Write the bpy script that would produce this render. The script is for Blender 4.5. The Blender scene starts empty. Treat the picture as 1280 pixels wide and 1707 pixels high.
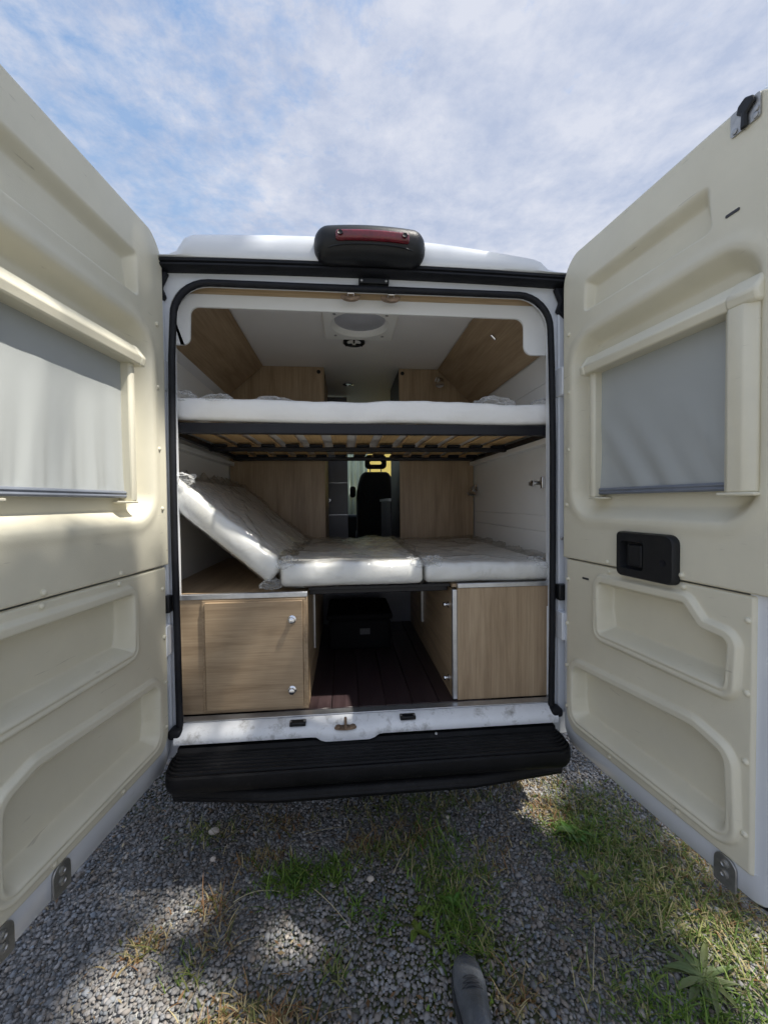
import bpy, math, random
import numpy as np
from mathutils import Vector, Matrix
random.seed(7); rng = np.random.default_rng(11)
sc = bpy.context.scene
C = sc.collection

# ------------------------------------------------------------------ camera, sky, sun, exposure
cam_d = bpy.data.cameras.new('camera'); cam = bpy.data.objects.new('camera', cam_d); C.objects.link(cam)
CP = Vector((-0.1097, -1.7152, 1.4654))
RT, UP, FW = Vector((0.995568, -0.093615, -0.008941)), Vector((0.011110, 0.022679, 0.999681)), Vector((0.093382, 0.995350, -0.023618))
cam.matrix_world = Matrix(((RT.x, UP.x, -FW.x, CP.x), (RT.y, UP.y, -FW.y, CP.y), (RT.z, UP.z, -FW.z, CP.z), (0, 0, 0, 1)))
cam_d.sensor_fit = 'HORIZONTAL'; cam_d.sensor_width = 36.0; cam_d.lens = 36.0 * 685.2 / 1280.0
cam_d.clip_start = 0.02; cam_d.clip_end = 2000
sc.camera = cam

SUN = Vector((0.50, -0.20, 1.0)).normalized()
SUN_EL = math.asin(SUN.z); SUN_AZ = math.atan2(SUN.x, SUN.y)
w = bpy.data.worlds.new('World'); sc.world = w; w.use_nodes = True
nt = w.node_tree; nt.nodes.clear(); N = nt.nodes; L = nt.links
out = N.new('ShaderNodeOutputWorld'); bg = N.new('ShaderNodeBackground'); L.new(bg.outputs[0], out.inputs[0])
bg.inputs[1].default_value = 0.104
sky = N.new('ShaderNodeTexSky'); sky.sky_type = 'NISHITA'; sky.sun_disc = False
sky.sun_elevation = SUN_EL; sky.sun_rotation = SUN_AZ; sky.air_density = 1.9; sky.dust_density = 0.1; sky.ozone_density = 6.0
tc = N.new('ShaderNodeTexCoord'); sep = N.new('ShaderNodeSeparateXYZ'); L.new(tc.outputs['Generated'], sep.inputs[0])
zz = N.new('ShaderNodeMath'); zz.operation = 'MAXIMUM'; zz.inputs[1].default_value = 0.06; L.new(sep.outputs[2], zz.inputs[0])
dx = N.new('ShaderNodeMath'); dx.operation = 'DIVIDE'; L.new(sep.outputs[0], dx.inputs[0]); L.new(zz.outputs[0], dx.inputs[1])
dy = N.new('ShaderNodeMath'); dy.operation = 'DIVIDE'; L.new(sep.outputs[1], dy.inputs[0]); L.new(zz.outputs[0], dy.inputs[1])
cmb = N.new('ShaderNodeCombineXYZ'); L.new(dx.outputs[0], cmb.inputs[0]); L.new(dy.outputs[0], cmb.inputs[1])
def wn(scale, detail, rough, dist=0.0, off=(0, 0, 0)):
    m = N.new('ShaderNodeMapping'); m.inputs['Location'].default_value = off; L.new(cmb.outputs[0], m.inputs[0])
    n = N.new('ShaderNodeTexNoise'); n.inputs['Scale'].default_value = scale; n.inputs['Detail'].default_value = detail
    n.inputs['Roughness'].default_value = rough; n.inputs['Distortion'].default_value = dist; L.new(m.outputs[0], n.inputs[0]); return n
big = wn(0.6, 3, 0.5, 0.2, (13.4, 4.0, 0)); fine = wn(8.0, 8, 0.66, 0.12, (1.0, 7.0, 2.0)); shade = wn(4.5, 7, 0.64, 0.1, (4.0, 1.0, 5.0))
ad = N.new('ShaderNodeMath'); ad.operation = 'MULTIPLY_ADD'; ad.inputs[1].default_value = 0.85
L.new(fine.outputs[0], ad.inputs[0]); L.new(big.outputs[0], ad.inputs[2])
rp = N.new('ShaderNodeValToRGB'); rp.color_ramp.elements[0].position = 0.69; rp.color_ramp.elements[1].position = 0.97
rp.color_ramp.elements[0].color = (0.05, 0.05, 0.05, 1); rp.color_ramp.elements[1].color = (0.97, 0.97, 0.97, 1)
L.new(ad.outputs[0], rp.inputs[0])
mx = N.new('ShaderNodeMix'); mx.data_type = 'RGBA'; vl = N.new('ShaderNodeMapRange'); vl.inputs[1].default_value = 0.06; vl.inputs[2].default_value = 0.72; vl.inputs[3].default_value = 0.98; vl.inputs[4].default_value = 0.02; L.new(sep.outputs[2], vl.inputs[0])
iv = N.new('ShaderNodeMath'); iv.operation = 'SUBTRACT'; iv.inputs[0].default_value = 1.0; L.new(vl.outputs[0], iv.inputs[1])
fa = N.new('ShaderNodeMath'); fa.operation = 'MULTIPLY_ADD'; L.new(rp.outputs[0], fa.inputs[0]); L.new(iv.outputs[0], fa.inputs[1]); L.new(vl.outputs[0], fa.inputs[2]); L.new(fa.outputs[0], mx.inputs[0]); L.new(sky.outputs[0], mx.inputs[6])
cr = N.new('ShaderNodeValToRGB'); cr.color_ramp.elements[0].position = 0.36; cr.color_ramp.elements[1].position = 0.64
cr.color_ramp.elements[0].color = (0.64, 0.73, 0.95, 1); cr.color_ramp.elements[1].color = (0.95, 0.99, 1.12, 1); L.new(shade.outputs[0], cr.inputs[0])
cm = N.new('ShaderNodeVectorMath'); cm.operation = 'SCALE'; cm.inputs['Scale'].default_value = 4.25; L.new(cr.outputs[0], cm.inputs[0]); L.new(cm.outputs[0], mx.inputs[7])
L.new(mx.outputs[2], bg.inputs[0])

sl = bpy.data.lights.new('sun', 'SUN'); sl.energy = 4.3; sl.angle = math.radians(0.53); sl.color = (1.0, 0.95, 0.86)
so = bpy.data.objects.new('sun', sl); C.objects.link(so); so.rotation_euler = SUN.to_track_quat('Z', 'Y').to_euler(); so.location = (4, -2, 9)
sc.view_settings.view_transform = 'Standard'; sc.view_settings.look = 'None'; sc.view_settings.gamma = 1.0
sc.view_settings.use_curve_mapping = False; sc.view_settings.exposure = 0.8
sc.render.engine = 'CYCLES'
cy = sc.cycles; cy.max_bounces = 9; cy.diffuse_bounces = 8; cy.glossy_bounces = 3; cy.transmission_bounces = 4; cy.transparent_max_bounces = 10
cy.caustics_reflective = False; cy.caustics_refractive = False; cy.use_adaptive_sampling = True; cy.adaptive_threshold = 0.02
cy.use_denoising = True
try: cy.denoiser = 'OPENIMAGEDENOISE'
except Exception: pass
cy.sample_clamp_indirect = 6.0

# ------------------------------------------------------------------ helpers
ORG = {}
def obj(name, V, F, mat, parent=None, smooth=False, label=None, cat=None, kind=None, group=None, origin=None):
    V = np.asarray(V, dtype=np.float64).reshape(-1, 3)
    o = origin if origin is not None else np.array([(V[:, 0].min() + V[:, 0].max()) / 2, (V[:, 1].min() + V[:, 1].max()) / 2, V[:, 2].min()])
    o = np.asarray(o, dtype=np.float64)
    me = bpy.data.meshes.new(name)
    if isinstance(F, np.ndarray):
        k = F.shape[1]; nv = len(V); nf = len(F)
        me.vertices.add(nv); me.vertices.foreach_set('co', (V - o).astype(np.float32).ravel())
        me.loops.add(nf * k); me.loops.foreach_set('vertex_index', F.astype(np.int32).ravel())
        me.polygons.add(nf); me.polygons.foreach_set('loop_start', np.arange(0, nf * k, k, dtype=np.int32))
        try: me.polygons.foreach_set('loop_total', np.full(nf, k, dtype=np.int32))
        except Exception: pass
        me.update(calc_edges=True)
    else:
        me.from_pydata((V - o).tolist(), [], F); me.update()
    if smooth: me.polygons.foreach_set('use_smooth', np.ones(len(me.polygons), dtype=bool))
    me.materials.append(mat)
    ob = bpy.data.objects.new(name, me); C.objects.link(ob)
    return place(ob, o, parent, label, cat, kind, group)
def place(ob, o, parent, label=None, cat=None, kind=None, group=None):
    po = ORG[parent.name] if parent is not None else np.zeros(3)
    if parent is not None: ob.parent = parent
    ob.location = tuple(np.asarray(o) - po); ORG[ob.name] = np.asarray(o, dtype=float)
    if label: ob['label'] = label
    if cat: ob['category'] = cat
    if kind: ob['kind'] = kind
    if group: ob['group'] = group
    return ob
def thing(name, loc, label, cat, group=None):
    ob = bpy.data.objects.new(name, None); C.objects.link(ob); ob.empty_display_size = 0.1
    return place(ob, loc, None, label, cat, None, group)
def part_copy(src, o, parent):
    ob = src.copy(); C.objects.link(ob); ob.parent = None
    return place(ob, o, parent)
def auto(ob, ang=35):
    me = ob.data
    me.polygons.foreach_set('use_smooth', np.ones(len(me.polygons), dtype=bool))
    try: me.set_sharp_from_angle(angle=math.radians(ang))
    except Exception: pass
    return ob
def bevel(ob, wd, seg=2, ang=30):
    m = ob.modifiers.new('bevel', 'BEVEL'); m.width = wd; m.segments = seg; m.limit_method = 'ANGLE'; m.angle_limit = math.radians(ang)
    auto(ob, 40); return ob
class MB:
    def __init__(s): s.v = []; s.f = []
    def add(s, V, F):
        n = len(s.v); s.v += [tuple(map(float, p)) for p in V]; s.f += [tuple(int(i) + n for i in f) for f in F]; return s
    def box(s, x0, x1, y0, y1, z0, z1):
        return s.add([(x0, y0, z0), (x1, y0, z0), (x1, y1, z0), (x0, y1, z0), (x0, y0, z1), (x1, y0, z1), (x1, y1, z1), (x0, y1, z1)],
                     [(3, 2, 1, 0), (4, 5, 6, 7), (0, 1, 5, 4), (1, 2, 6, 5), (2, 3, 7, 6), (3, 0, 4, 7)])
    def tube(s, P, r, n=10, cap=True, closed=False):
        P = [Vector(p) for p in P]; k = len(P); R = r if hasattr(r, '__len__') else [r] * k; V = []; up = None
        for i in range(k):
            if closed: t = P[(i + 1) % k] - P[i - 1]
            else: t = P[min(i + 1, k - 1)] - P[max(i - 1, 0)]
            t.normalize()
            if up is None: up = Vector((0, 0, 1)) if abs(t.z) < 0.9 else Vector((1, 0, 0))
            a = up - t * up.dot(t); a.normalize(); b = t.cross(a); up = a
            for j in range(n):
                th = 2 * math.pi * j / n; V.append(P[i] + (a * math.cos(th) + b * math.sin(th)) * R[i])
        F = []
        for i in range(k if closed else k - 1):
            i2 = (i + 1) % k
            for j in range(n): F.append((i * n + j, i * n + (j + 1) % n, i2 * n + (j + 1) % n, i2 * n + j))
        if cap and not closed: F.append(tuple(range(n - 1, -1, -1))); F.append(tuple(range((k - 1) * n, k * n)))
        return s.add(V, F)
    def lathe(s, prof, o, ax, n=16):
        o = Vector(o); ax = Vector(ax).normalized(); a = ax.orthogonal().normalized(); b = ax.cross(a); V = []; F = []
        for (r, h) in prof:
            for j in range(n):
                th = 2 * math.pi * j / n; V.append(o + ax * h + (a * math.cos(th) + b * math.sin(th)) * r)
        for i in range(len(prof) - 1):
            for j in range(n): F.append((i * n + j, i * n + (j + 1) % n, (i + 1) * n + (j + 1) % n, (i + 1) * n + j))
        F.append(tuple(range(n - 1, -1, -1))); F.append(tuple(range((len(prof) - 1) * n, len(prof) * n)))
        return s.add(V, F)
    def prism(s, P, T):      # polygon P (3d points) extruded by vector T
        n = len(P); V = [Vector(p) for p in P] + [Vector(p) + Vector(T) for p in P]
        F = [tuple(range(n - 1, -1, -1)), tuple(range(n, 2 * n))] + [(i, (i + 1) % n, n + (i + 1) % n, n + i) for i in range(n)]
        return s.add(V, F)
    def build(s, name, mat, parent=None, **k): return obj(name, s.v, s.f, mat, parent, **k)

def fix_normals(ob):
    import bmesh
    bm = bmesh.new(); bm.from_mesh(ob.data); bmesh.ops.recalc_face_normals(bm, faces=bm.faces); bm.to_mesh(ob.data); bm.free(); return ob
def hash3(i, j, k, s=0):
    h = np.sin(i * 127.1 + j * 311.7 + k * 74.7 + s * 53.3) * 43758.5453
    return h - np.floor(h)
def vnoise(P, s=0):
    P = np.asarray(P, float); I = np.floor(P); f = P - I; f = f * f * (3 - 2 * f); r = 0
    for a in (0, 1):
        for b in (0, 1):
            for c in (0, 1):
                wt = (f[..., 0] if a else 1 - f[..., 0]) * (f[..., 1] if b else 1 - f[..., 1]) * (f[..., 2] if c else 1 - f[..., 2])
                r = r + wt * hash3(I[..., 0] + a, I[..., 1] + b, I[..., 2] + c, s)
    return r * 2 - 1
def fbm(P, s=0, o=4, g=0.5):
    P = np.asarray(P, float); r = 0; a = 1
    for i in range(o): r = r + a * vnoise(P * 2 ** i, s + i); a *= g
    return r
def rbox(c, h, r, n):
    """rounded box, grid on all faces: centre c, half sizes h, radius r, segments n -> V, F(quads)"""
    c = np.array(c, float); h = np.array(h, float); V = []; F = []; base = 0
    for ax in range(3):
        for sg in (-1, 1):
            a, b = [(1, 2), (2, 0), (0, 1)][ax]
            def grid(k):
                e = np.linspace(0, 1, 5)[:-1] * r; m = np.linspace(r, 2 * h[k] - r, n[k] + 1)
                return np.concatenate([e, m, 2 * h[k] - e[::-1]]) - h[k]
            A, B = np.meshgrid(grid(a), grid(b), indexing='ij'); P = np.zeros(A.shape + (3,)); P[..., a] = A; P[..., b] = B; P[..., ax] = sg * h[ax]
            inn = np.clip(P, -(h - r), h - r); d = P - inn; d /= np.maximum(np.linalg.norm(d, axis=-1, keepdims=True), 1e-9)
            Q = inn + d * r; na, nb = A.shape; V.append(Q.reshape(-1, 3))
            i = np.arange(na * nb).reshape(na, nb)
            q = np.stack([i[:-1, :-1], i[1:, :-1], i[1:, 1:], i[:-1, 1:]], -1).reshape(-1, 4)
            if sg < 0: q = q[:, ::-1]
            F.append(q + base); base += na * nb
    V = np.concatenate(V); F = np.concatenate(F)
    key = np.round(V * 1e5).astype(np.int64); _, idx, inv = np.unique(key, axis=0, return_index=True, return_inverse=True)
    inv = inv.reshape(-1)
    return V[idx] + c, inv[F]
def rrect(x0, x1, z0, z1, r, n=8):
    """counter-clockwise rounded rectangle; r = one radius or (bl, br, tr, tl)"""
    r = r if hasattr(r, '__len__') else (r,) * 4; P = []
    for (cx, cz, a0, rr) in ((x0 + r[0], z0 + r[0], 180, r[0]), (x1 - r[1], z0 + r[1], 270, r[1]), (x1 - r[2], z1 - r[2], 0, r[2]), (x0 + r[3], z1 - r[3], 90, r[3])):
        for i in range(n + 1):
            t = math.radians(a0 + 90 * i / n); P.append((cx + rr * math.cos(t), cz + rr * math.sin(t)))
    return P

# ------------------------------------------------------------------ materials
def mat(name, col, rough=0.5, metal=0.0, var=0.0, vscale=6.0, bump=0.0, bscale=60.0, spec=0.5, coat=0.0, stretch=None, var2=None, dirt=None):
    m = bpy.data.materials.new(name); m.use_nodes = True; t = m.node_tree; b = t.nodes['Principled BSDF']
    b.inputs['Base Color'].default_value = (*col, 1); b.inputs['Roughness'].default_value = rough; b.inputs['Metallic'].default_value = metal
    b.inputs['Specular IOR Level'].default_value = spec; b.inputs['Coat Weight'].default_value = coat; b.inputs['Coat Roughness'].default_value = 0.06
    tc = t.nodes.new('ShaderNodeTexCoord'); mp = t.nodes.new('ShaderNodeMapping'); t.links.new(tc.outputs['Object'], mp.inputs[0])
    if stretch: mp.inputs['Scale'].default_value = stretch
    last = None
    if var > 0:
        n = t.nodes.new('ShaderNodeTexNoise'); n.inputs['Scale'].default_value = vscale; n.inputs['Detail'].default_value = 6; n.inputs['Roughness'].default_value = 0.6
        t.links.new(mp.outputs[0], n.inputs[0])
        r = t.nodes.new('ShaderNodeValToRGB'); r.color_ramp.elements[0].position = 0.3; r.color_ramp.elements[1].position = 0.7
        c2 = var2 or col
        r.color_ramp.elements[0].color = (*[max(0, x * (1 - var)) for x in col], 1); r.color_ramp.elements[1].color = (*[min(1, x * (1 + var)) for x in c2], 1)
        t.links.new(n.outputs[0], r.inputs[0]); last = r.outputs[0]
    if dirt:
        dcol, dscale, dlo, dhi = dirt
        n = t.nodes.new('ShaderNodeTexNoise'); n.inputs['Scale'].default_value = dscale; n.inputs['Detail'].default_value = 8; n.inputs['Roughness'].default_value = 0.7
        t.links.new(tc.outputs['Object'], n.inputs[0]); r = t.nodes.new('ShaderNodeMapRange'); r.inputs[1].default_value = dlo; r.inputs[2].default_value = dhi
        t.links.new(n.outputs[0], r.inputs[0]); x = t.nodes.new('ShaderNodeMix'); x.data_type = 'RGBA'; t.links.new(r.outputs[0], x.inputs[0])
        if last: t.links.new(last, x.inputs[6])
        else: x.inputs[6].default_value = (*col, 1)
        x.inputs[7].default_value = (*dcol, 1); last = x.outputs[2]
    if last: t.links.new(last, b.inputs['Base Color'])
    if bump > 0:
        n = t.nodes.new('ShaderNodeTexNoise'); n.inputs['Scale'].default_value = bscale; n.inputs['Detail'].default_value = 4
        t.links.new(mp.outputs[0], n.inputs[0]); bp = t.nodes.new('ShaderNodeBump'); bp.inputs['Strength'].default_value = bump; bp.inputs['Distance'].default_value = 0.01
        t.links.new(n.outputs[0], bp.inputs['Height']); t.links.new(bp.outputs[0], b.inputs['Normal'])
    return m
def wood(name, axis, dark, mid, light, rough=0.42):
    m = bpy.data.materials.new(name); m.use_nodes = True; t = m.node_tree; b = t.nodes['Principled BSDF']
    b.inputs['Roughness'].default_value = rough
    tc = t.nodes.new('ShaderNodeTexCoord'); mp = t.nodes.new('ShaderNodeMapping'); t.links.new(tc.outputs['Object'], mp.inputs[0])
    s = [15.0, 15.0, 15.0]; s[axis] = 1.6; mp.inputs['Scale'].default_value = s
    n = t.nodes.new('ShaderNodeTexNoise'); n.inputs['Scale'].default_value = 1.0; n.inputs['Detail'].default_value = 7; n.inputs['Roughness'].default_value = 0.62; n.inputs['Distortion'].default_value = 0.6
    t.links.new(mp.outputs[0], n.inputs[0])
    mp2 = t.nodes.new('ShaderNodeMapping'); t.links.new(tc.outputs['Object'], mp2.inputs[0]); s2 = [160.0] * 3; s2[axis] = 5.0; mp2.inputs['Scale'].default_value = s2
    n2 = t.nodes.new('ShaderNodeTexNoise'); n2.inputs['Scale'].default_value = 1.0; n2.inputs['Detail'].default_value = 3; t.links.new(mp2.outputs[0], n2.inputs[0])
    r = t.nodes.new('ShaderNodeValToRGB'); e = r.color_ramp.elements; e[0].position = 0.28; e[0].color = (*dark, 1); e[1].position = 0.75; e[1].color = (*light, 1)
    k = e.new(0.5); k.color = (*mid, 1)
    t.links.new(n.outputs[0], r.inputs[0])
    x = t.nodes.new('ShaderNodeMix'); x.data_type = 'RGBA'; x.blend_type = 'MULTIPLY'; x.inputs[0].default_value = 0.42
    r2 = t.nodes.new('ShaderNodeValToRGB'); r2.color_ramp.elements[0].position = 0.3; r2.color_ramp.elements[0].color = (0.55, 0.5, 0.45, 1); r2.color_ramp.elements[1].position = 0.6
    t.links.new(n2.outputs[0], r2.inputs[0]); t.links.new(r.outputs[0], x.inputs[6]); t.links.new(r2.outputs[0], x.inputs[7]); t.links.new(x.outputs[2], b.inputs['Base Color'])
    bp = t.nodes.new('ShaderNodeBump'); bp.inputs['Strength'].default_value = 0.12; bp.inputs['Distance'].default_value = 0.003
    t.links.new(n2.outputs[0], bp.inputs['Height']); t.links.new(bp.outputs[0], b.inputs['Normal'])
    return m
OAK = ((0.285, 0.20, 0.12), (0.41, 0.30, 0.19), (0.50, 0.38, 0.25))
M = {}
M['cream'] = mat('cream plastic', (0.70, 0.665, 0.535), 0.40, var=0.06, vscale=3.0, bump=0.10, bscale=380, dirt=((0.50, 0.46, 0.35), 2.3, 0.62, 0.9))
M['white'] = mat('white paint', (0.74, 0.77, 0.82), 0.22, coat=0.6, var=0.03, vscale=4, dirt=((0.42, 0.40, 0.37), 6.0, 0.64, 0.9))
M['whitedirty'] = mat('worn white paint', (0.80, 0.82, 0.85), 0.35, var=0.06, vscale=14, bump=0.1, bscale=60, dirt=((0.22, 0.21, 0.19), 14.0, 0.52, 0.74))
M['rubber'] = mat('black rubber', (0.008, 0.009, 0.013), 0.6, spec=0.3, var=0.3, vscale=20, bump=0.15, bscale=90)
M['black'] = mat('black plastic', (0.010, 0.011, 0.013), 0.42, spec=0.35, var=0.25, vscale=9, bump=0.12, bscale=300)
M['bumper'] = mat('bumper plastic', (0.007, 0.007, 0.008), 0.5, var=0.4, vscale=12, bump=0.2, bscale=180, spec=0.22, dirt=((0.05, 0.048, 0.044), 9.0, 0.60, 0.85))
M['blackmetal'] = mat('black steel', (0.010, 0.010, 0.014), 0.4, spec=0.35, metal=0.0, var=0.2, vscale=10)
M['chrome'] = mat('chrome', (0.75, 0.76, 0.78), 0.16, metal=1.0)
M['steel'] = mat('dull steel', (0.42, 0.42, 0.41), 0.42, metal=0.9, var=0.2, vscale=30, bump=0.1, bscale=80)
M['rust'] = mat('rusted steel', (0.28, 0.20, 0.14), 0.6, metal=0.5, var=0.5, vscale=60, bump=0.2, bscale=120)
M['alu'] = mat('aluminium strip', (0.55, 0.56, 0.58), 0.36, metal=0.85, var=0.12, vscale=25, bump=0.05, bscale=200)
M['oakz'] = wood('oak laminate upright', 2, *OAK); M['oakx'] = wood('oak laminate level', 0, *OAK); M['oaky'] = wood('oak laminate lengthwise', 1, *OAK)
M['ply'] = wood('pale plywood edge', 0, (0.60, 0.44, 0.26), (0.70, 0.53, 0.34), (0.78, 0.61, 0.41))
M['slat'] = wood('birch slat', 1, (0.74, 0.46, 0.20), (0.84, 0.56, 0.26), (0.88, 0.63, 0.34))
M['floor'] = wood('dark plank', 1, (0.020, 0.012, 0.013), (0.035, 0.022, 0.024), (0.06, 0.04, 0.042), 0.35)
M['liner'] = mat('white liner board', (0.80, 0.80, 0.79), 0.5, var=0.02, vscale=3, bump=0.04, bscale=200)
M['ceiling'] = mat('ceiling board', (0.88, 0.87, 0.85), 0.55, var=0.03, vscale=2, bump=0.04, bscale=250)
M['greywall'] = mat('grey wall felt', (0.70, 0.69, 0.68), 0.8, var=0.06, vscale=5, bump=0.15, bscale=260)
M['blind'] = mat('grey blind fabric', (0.405, 0.425, 0.42), 0.75, var=0.03, vscale=2, bump=0.06, bscale=700)
M['bluegrey'] = mat('blind end bar', (0.17, 0.19, 0.23), 0.4, var=0.1, vscale=20)
M['mattress'] = mat('white mattress cover', (0.90, 0.90, 0.88), 0.7, var=0.02, vscale=3, bump=0.06, bscale=60, stretch=(1, 1, 2.4))
M['quilt'] = mat('quilted mattress cover', (0.90, 0.89, 0.87), 0.75, var=0.03, vscale=5, bump=0.22, bscale=22, stretch=(1.6, 0.6, 2.2))
M['ventwhite'] = mat('vent plastic', (0.9, 0.9, 0.86), 0.35)
M['redlens'] = mat('red lens', (0.13, 0.005, 0.014), 0.25, var=0.35, vscale=40, coat=0.6, bump=0.15, bscale=160)
M['seat'] = mat('black seat fabric', (0.012, 0.012, 0.014), 0.8, var=0.3, vscale=20, bump=0.15, bscale=200)
M['greydoor'] = mat('silver grey laminate', (0.16, 0.16, 0.18), 0.35, var=0.08, vscale=4)
M['curtain'] = mat('pale curtain', (0.66, 0.72, 0.68), 0.8, var=0.05, vscale=8)
M['yellow'] = mat('yellow render', (0.74, 0.55, 0.14), 0.7, var=0.1, vscale=3, bump=0.1, bscale=60)
M['box'] = mat('dark box plastic', (0.004, 0.004, 0.005), 0.8, spec=0.15, var=0.2, vscale=10)
M['label'] = mat('grey label', (0.035, 0.035, 0.04), 0.5, var=0.1)
M['shoe'] = mat('dark grey shoe', (0.10, 0.11, 0.125), 0.42, var=0.25, vscale=25, bump=0.3, bscale=160)
M['sole'] = mat('shoe sole', (0.03, 0.032, 0.036), 0.7, var=0.2, vscale=30, bump=0.2, bscale=100)
M['bark'] = mat('bark', (0.12, 0.09, 0.065), 0.9, var=0.3, vscale=8, bump=0.6, bscale=12)
M['straw'] = mat('dry straw', (0.46, 0.40, 0.25), 0.6, var=0.2, vscale=40)
M['tyre'] = mat('tyre rubber', (0.02, 0.02, 0.02), 0.75, var=0.2, vscale=20, bump=0.3, bscale=60)
M['paleskin'] = mat('pale stone', (0.50, 0.44, 0.38), 0.8, var=0.2, vscale=40, bump=0.2, bscale=60)
def glassy(name, col, tr, rough):
    m = bpy.data.materials.new(name); m.use_nodes = True; t = m.node_tree; t.nodes.clear()
    o = t.nodes.new('ShaderNodeOutputMaterial'); x = t.nodes.new('ShaderNodeMixShader'); a = t.nodes.new('ShaderNodeBsdfTransparent'); g = t.nodes.new('ShaderNodeBsdfGlossy')
    a.inputs[0].default_value = (*col, 1); g.inputs['Roughness'].default_value = rough; x.inputs[0].default_value = 1 - tr
    tc = t.nodes.new('ShaderNodeTexCoord'); n = t.nodes.new('ShaderNodeTexNoise'); n.inputs['Scale'].default_value = 26; n.inputs['Detail'].default_value = 5; n.inputs['Distortion'].default_value = 1.0
    bp = t.nodes.new('ShaderNodeBump'); bp.inputs['Strength'].default_value = 0.6; bp.inputs['Distance'].default_value = 0.02
    t.links.new(tc.outputs['Object'], n.inputs[0]); t.links.new(n.outputs[0], bp.inputs['Height'])
    if rough > 0.05: t.links.new(bp.outputs[0], g.inputs['Normal'])
    t.links.new(a.outputs[0], x.inputs[1]); t.links.new(g.outputs[0], x.inputs[2]); t.links.new(x.outputs[0], o.inputs[0]); return m
M['film'] = glassy('clear plastic film', (0.97, 0.97, 0.96), 0.88, 0.10)
_t = M['film'].node_tree; _lw = _t.nodes.new('ShaderNodeLayerWeight'); _lw.inputs[0].default_value = 0.35; _mr = _t.nodes.new('ShaderNodeMapRange'); _mr.inputs[3].default_value = 0.09; _mr.inputs[4].default_value = 0.55
_t.links.new(_lw.outputs['Facing'], _mr.inputs[0]); _mx = [q for q in _t.nodes if q.type == 'MIX_SHADER'][0]; _t.links.new(_mr.outputs[0], _mx.inputs[0])
_bp = [q for q in _t.nodes if q.type == 'BUMP'][0]; _bp.inputs['Strength'].default_value = 0.7; _bp.inputs['Distance'].default_value = 0.02; _t.links.new(_bp.outputs[0], _lw.inputs['Normal'])
_ns = [q for q in _t.nodes if q.type == 'TEX_NOISE'][0]; _ns.inputs['Scale'].default_value = 9; _ns.inputs['Distortion'].default_value = 2.4; _ns.inputs['Detail'].default_value = 4
_t = M['curtain'].node_tree; _o = _t.nodes['Material Output']; _x = _t.nodes.new('ShaderNodeMixShader'); _x.inputs[0].default_value = 0.65; _tr = _t.nodes.new('ShaderNodeBsdfTranslucent'); _tr.inputs[0].default_value = (0.85, 0.92, 0.88, 1)
_t.links.new(_t.nodes['Principled BSDF'].outputs[0], _x.inputs[1]); _t.links.new(_tr.outputs[0], _x.inputs[2]); _t.links.new(_x.outputs[0], _o.inputs[0])
M['glass'] = glassy('window glass', (0.85, 0.9, 0.88), 0.93, 0.0)
def attr_mat(name, rough=0.6, transl=0.0, spec=0.3):
    m = bpy.data.materials.new(name); m.use_nodes = True; t = m.node_tree; b = t.nodes['Principled BSDF']; b.inputs['Roughness'].default_value = rough
    b.inputs['Specular IOR Level'].default_value = spec
    a = t.nodes.new('ShaderNodeAttribute'); a.attribute_name = 'tint'; t.links.new(a.outputs['Color'], b.inputs['Base Color'])
    if transl > 0:
        o = t.nodes['Material Output']; x = t.nodes.new('ShaderNodeMixShader'); tr = t.nodes.new('ShaderNodeBsdfTranslucent'); x.inputs[0].default_value = transl
        t.links.new(a.outputs['Color'], tr.inputs[0]); t.links.new(b.outputs[0], x.inputs[1]); t.links.new(tr.outputs[0], x.inputs[2]); t.links.new(x.outputs[0], o.inputs[0])
    return m
M['grass'] = attr_mat('grass blades', 0.55, 0.3); M['leaf'] = attr_mat('leaves', 0.5, 0.25)
def tint(ob, cols):
    a = ob.data.color_attributes.new('tint', 'FLOAT_COLOR', 'POINT'); c = np.ones((len(ob.data.vertices), 4), np.float32); c[:, :3] = cols; a.data.foreach_set('color', c.ravel())
def stone_mat():
    m = attr_mat('gravel stones', 0.8, 0, 0.35); t = m.node_tree; b = t.nodes['Principled BSDF']
    tc = t.nodes.new('ShaderNodeTexCoord'); n = t.nodes.new('ShaderNodeTexNoise'); n.inputs['Scale'].default_value = 140; n.inputs['Detail'].default_value = 5
    bp = t.nodes.new('ShaderNodeBump'); bp.inputs['Strength'].default_value = 0.5; bp.inputs['Distance'].default_value = 0.004
    t.links.new(tc.outputs['Object'], n.inputs[0]); t.links.new(n.outputs[0], bp.inputs['Height']); t.links.new(bp.outputs[0], b.inputs['Normal']); return m
M['stone'] = stone_mat()
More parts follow.
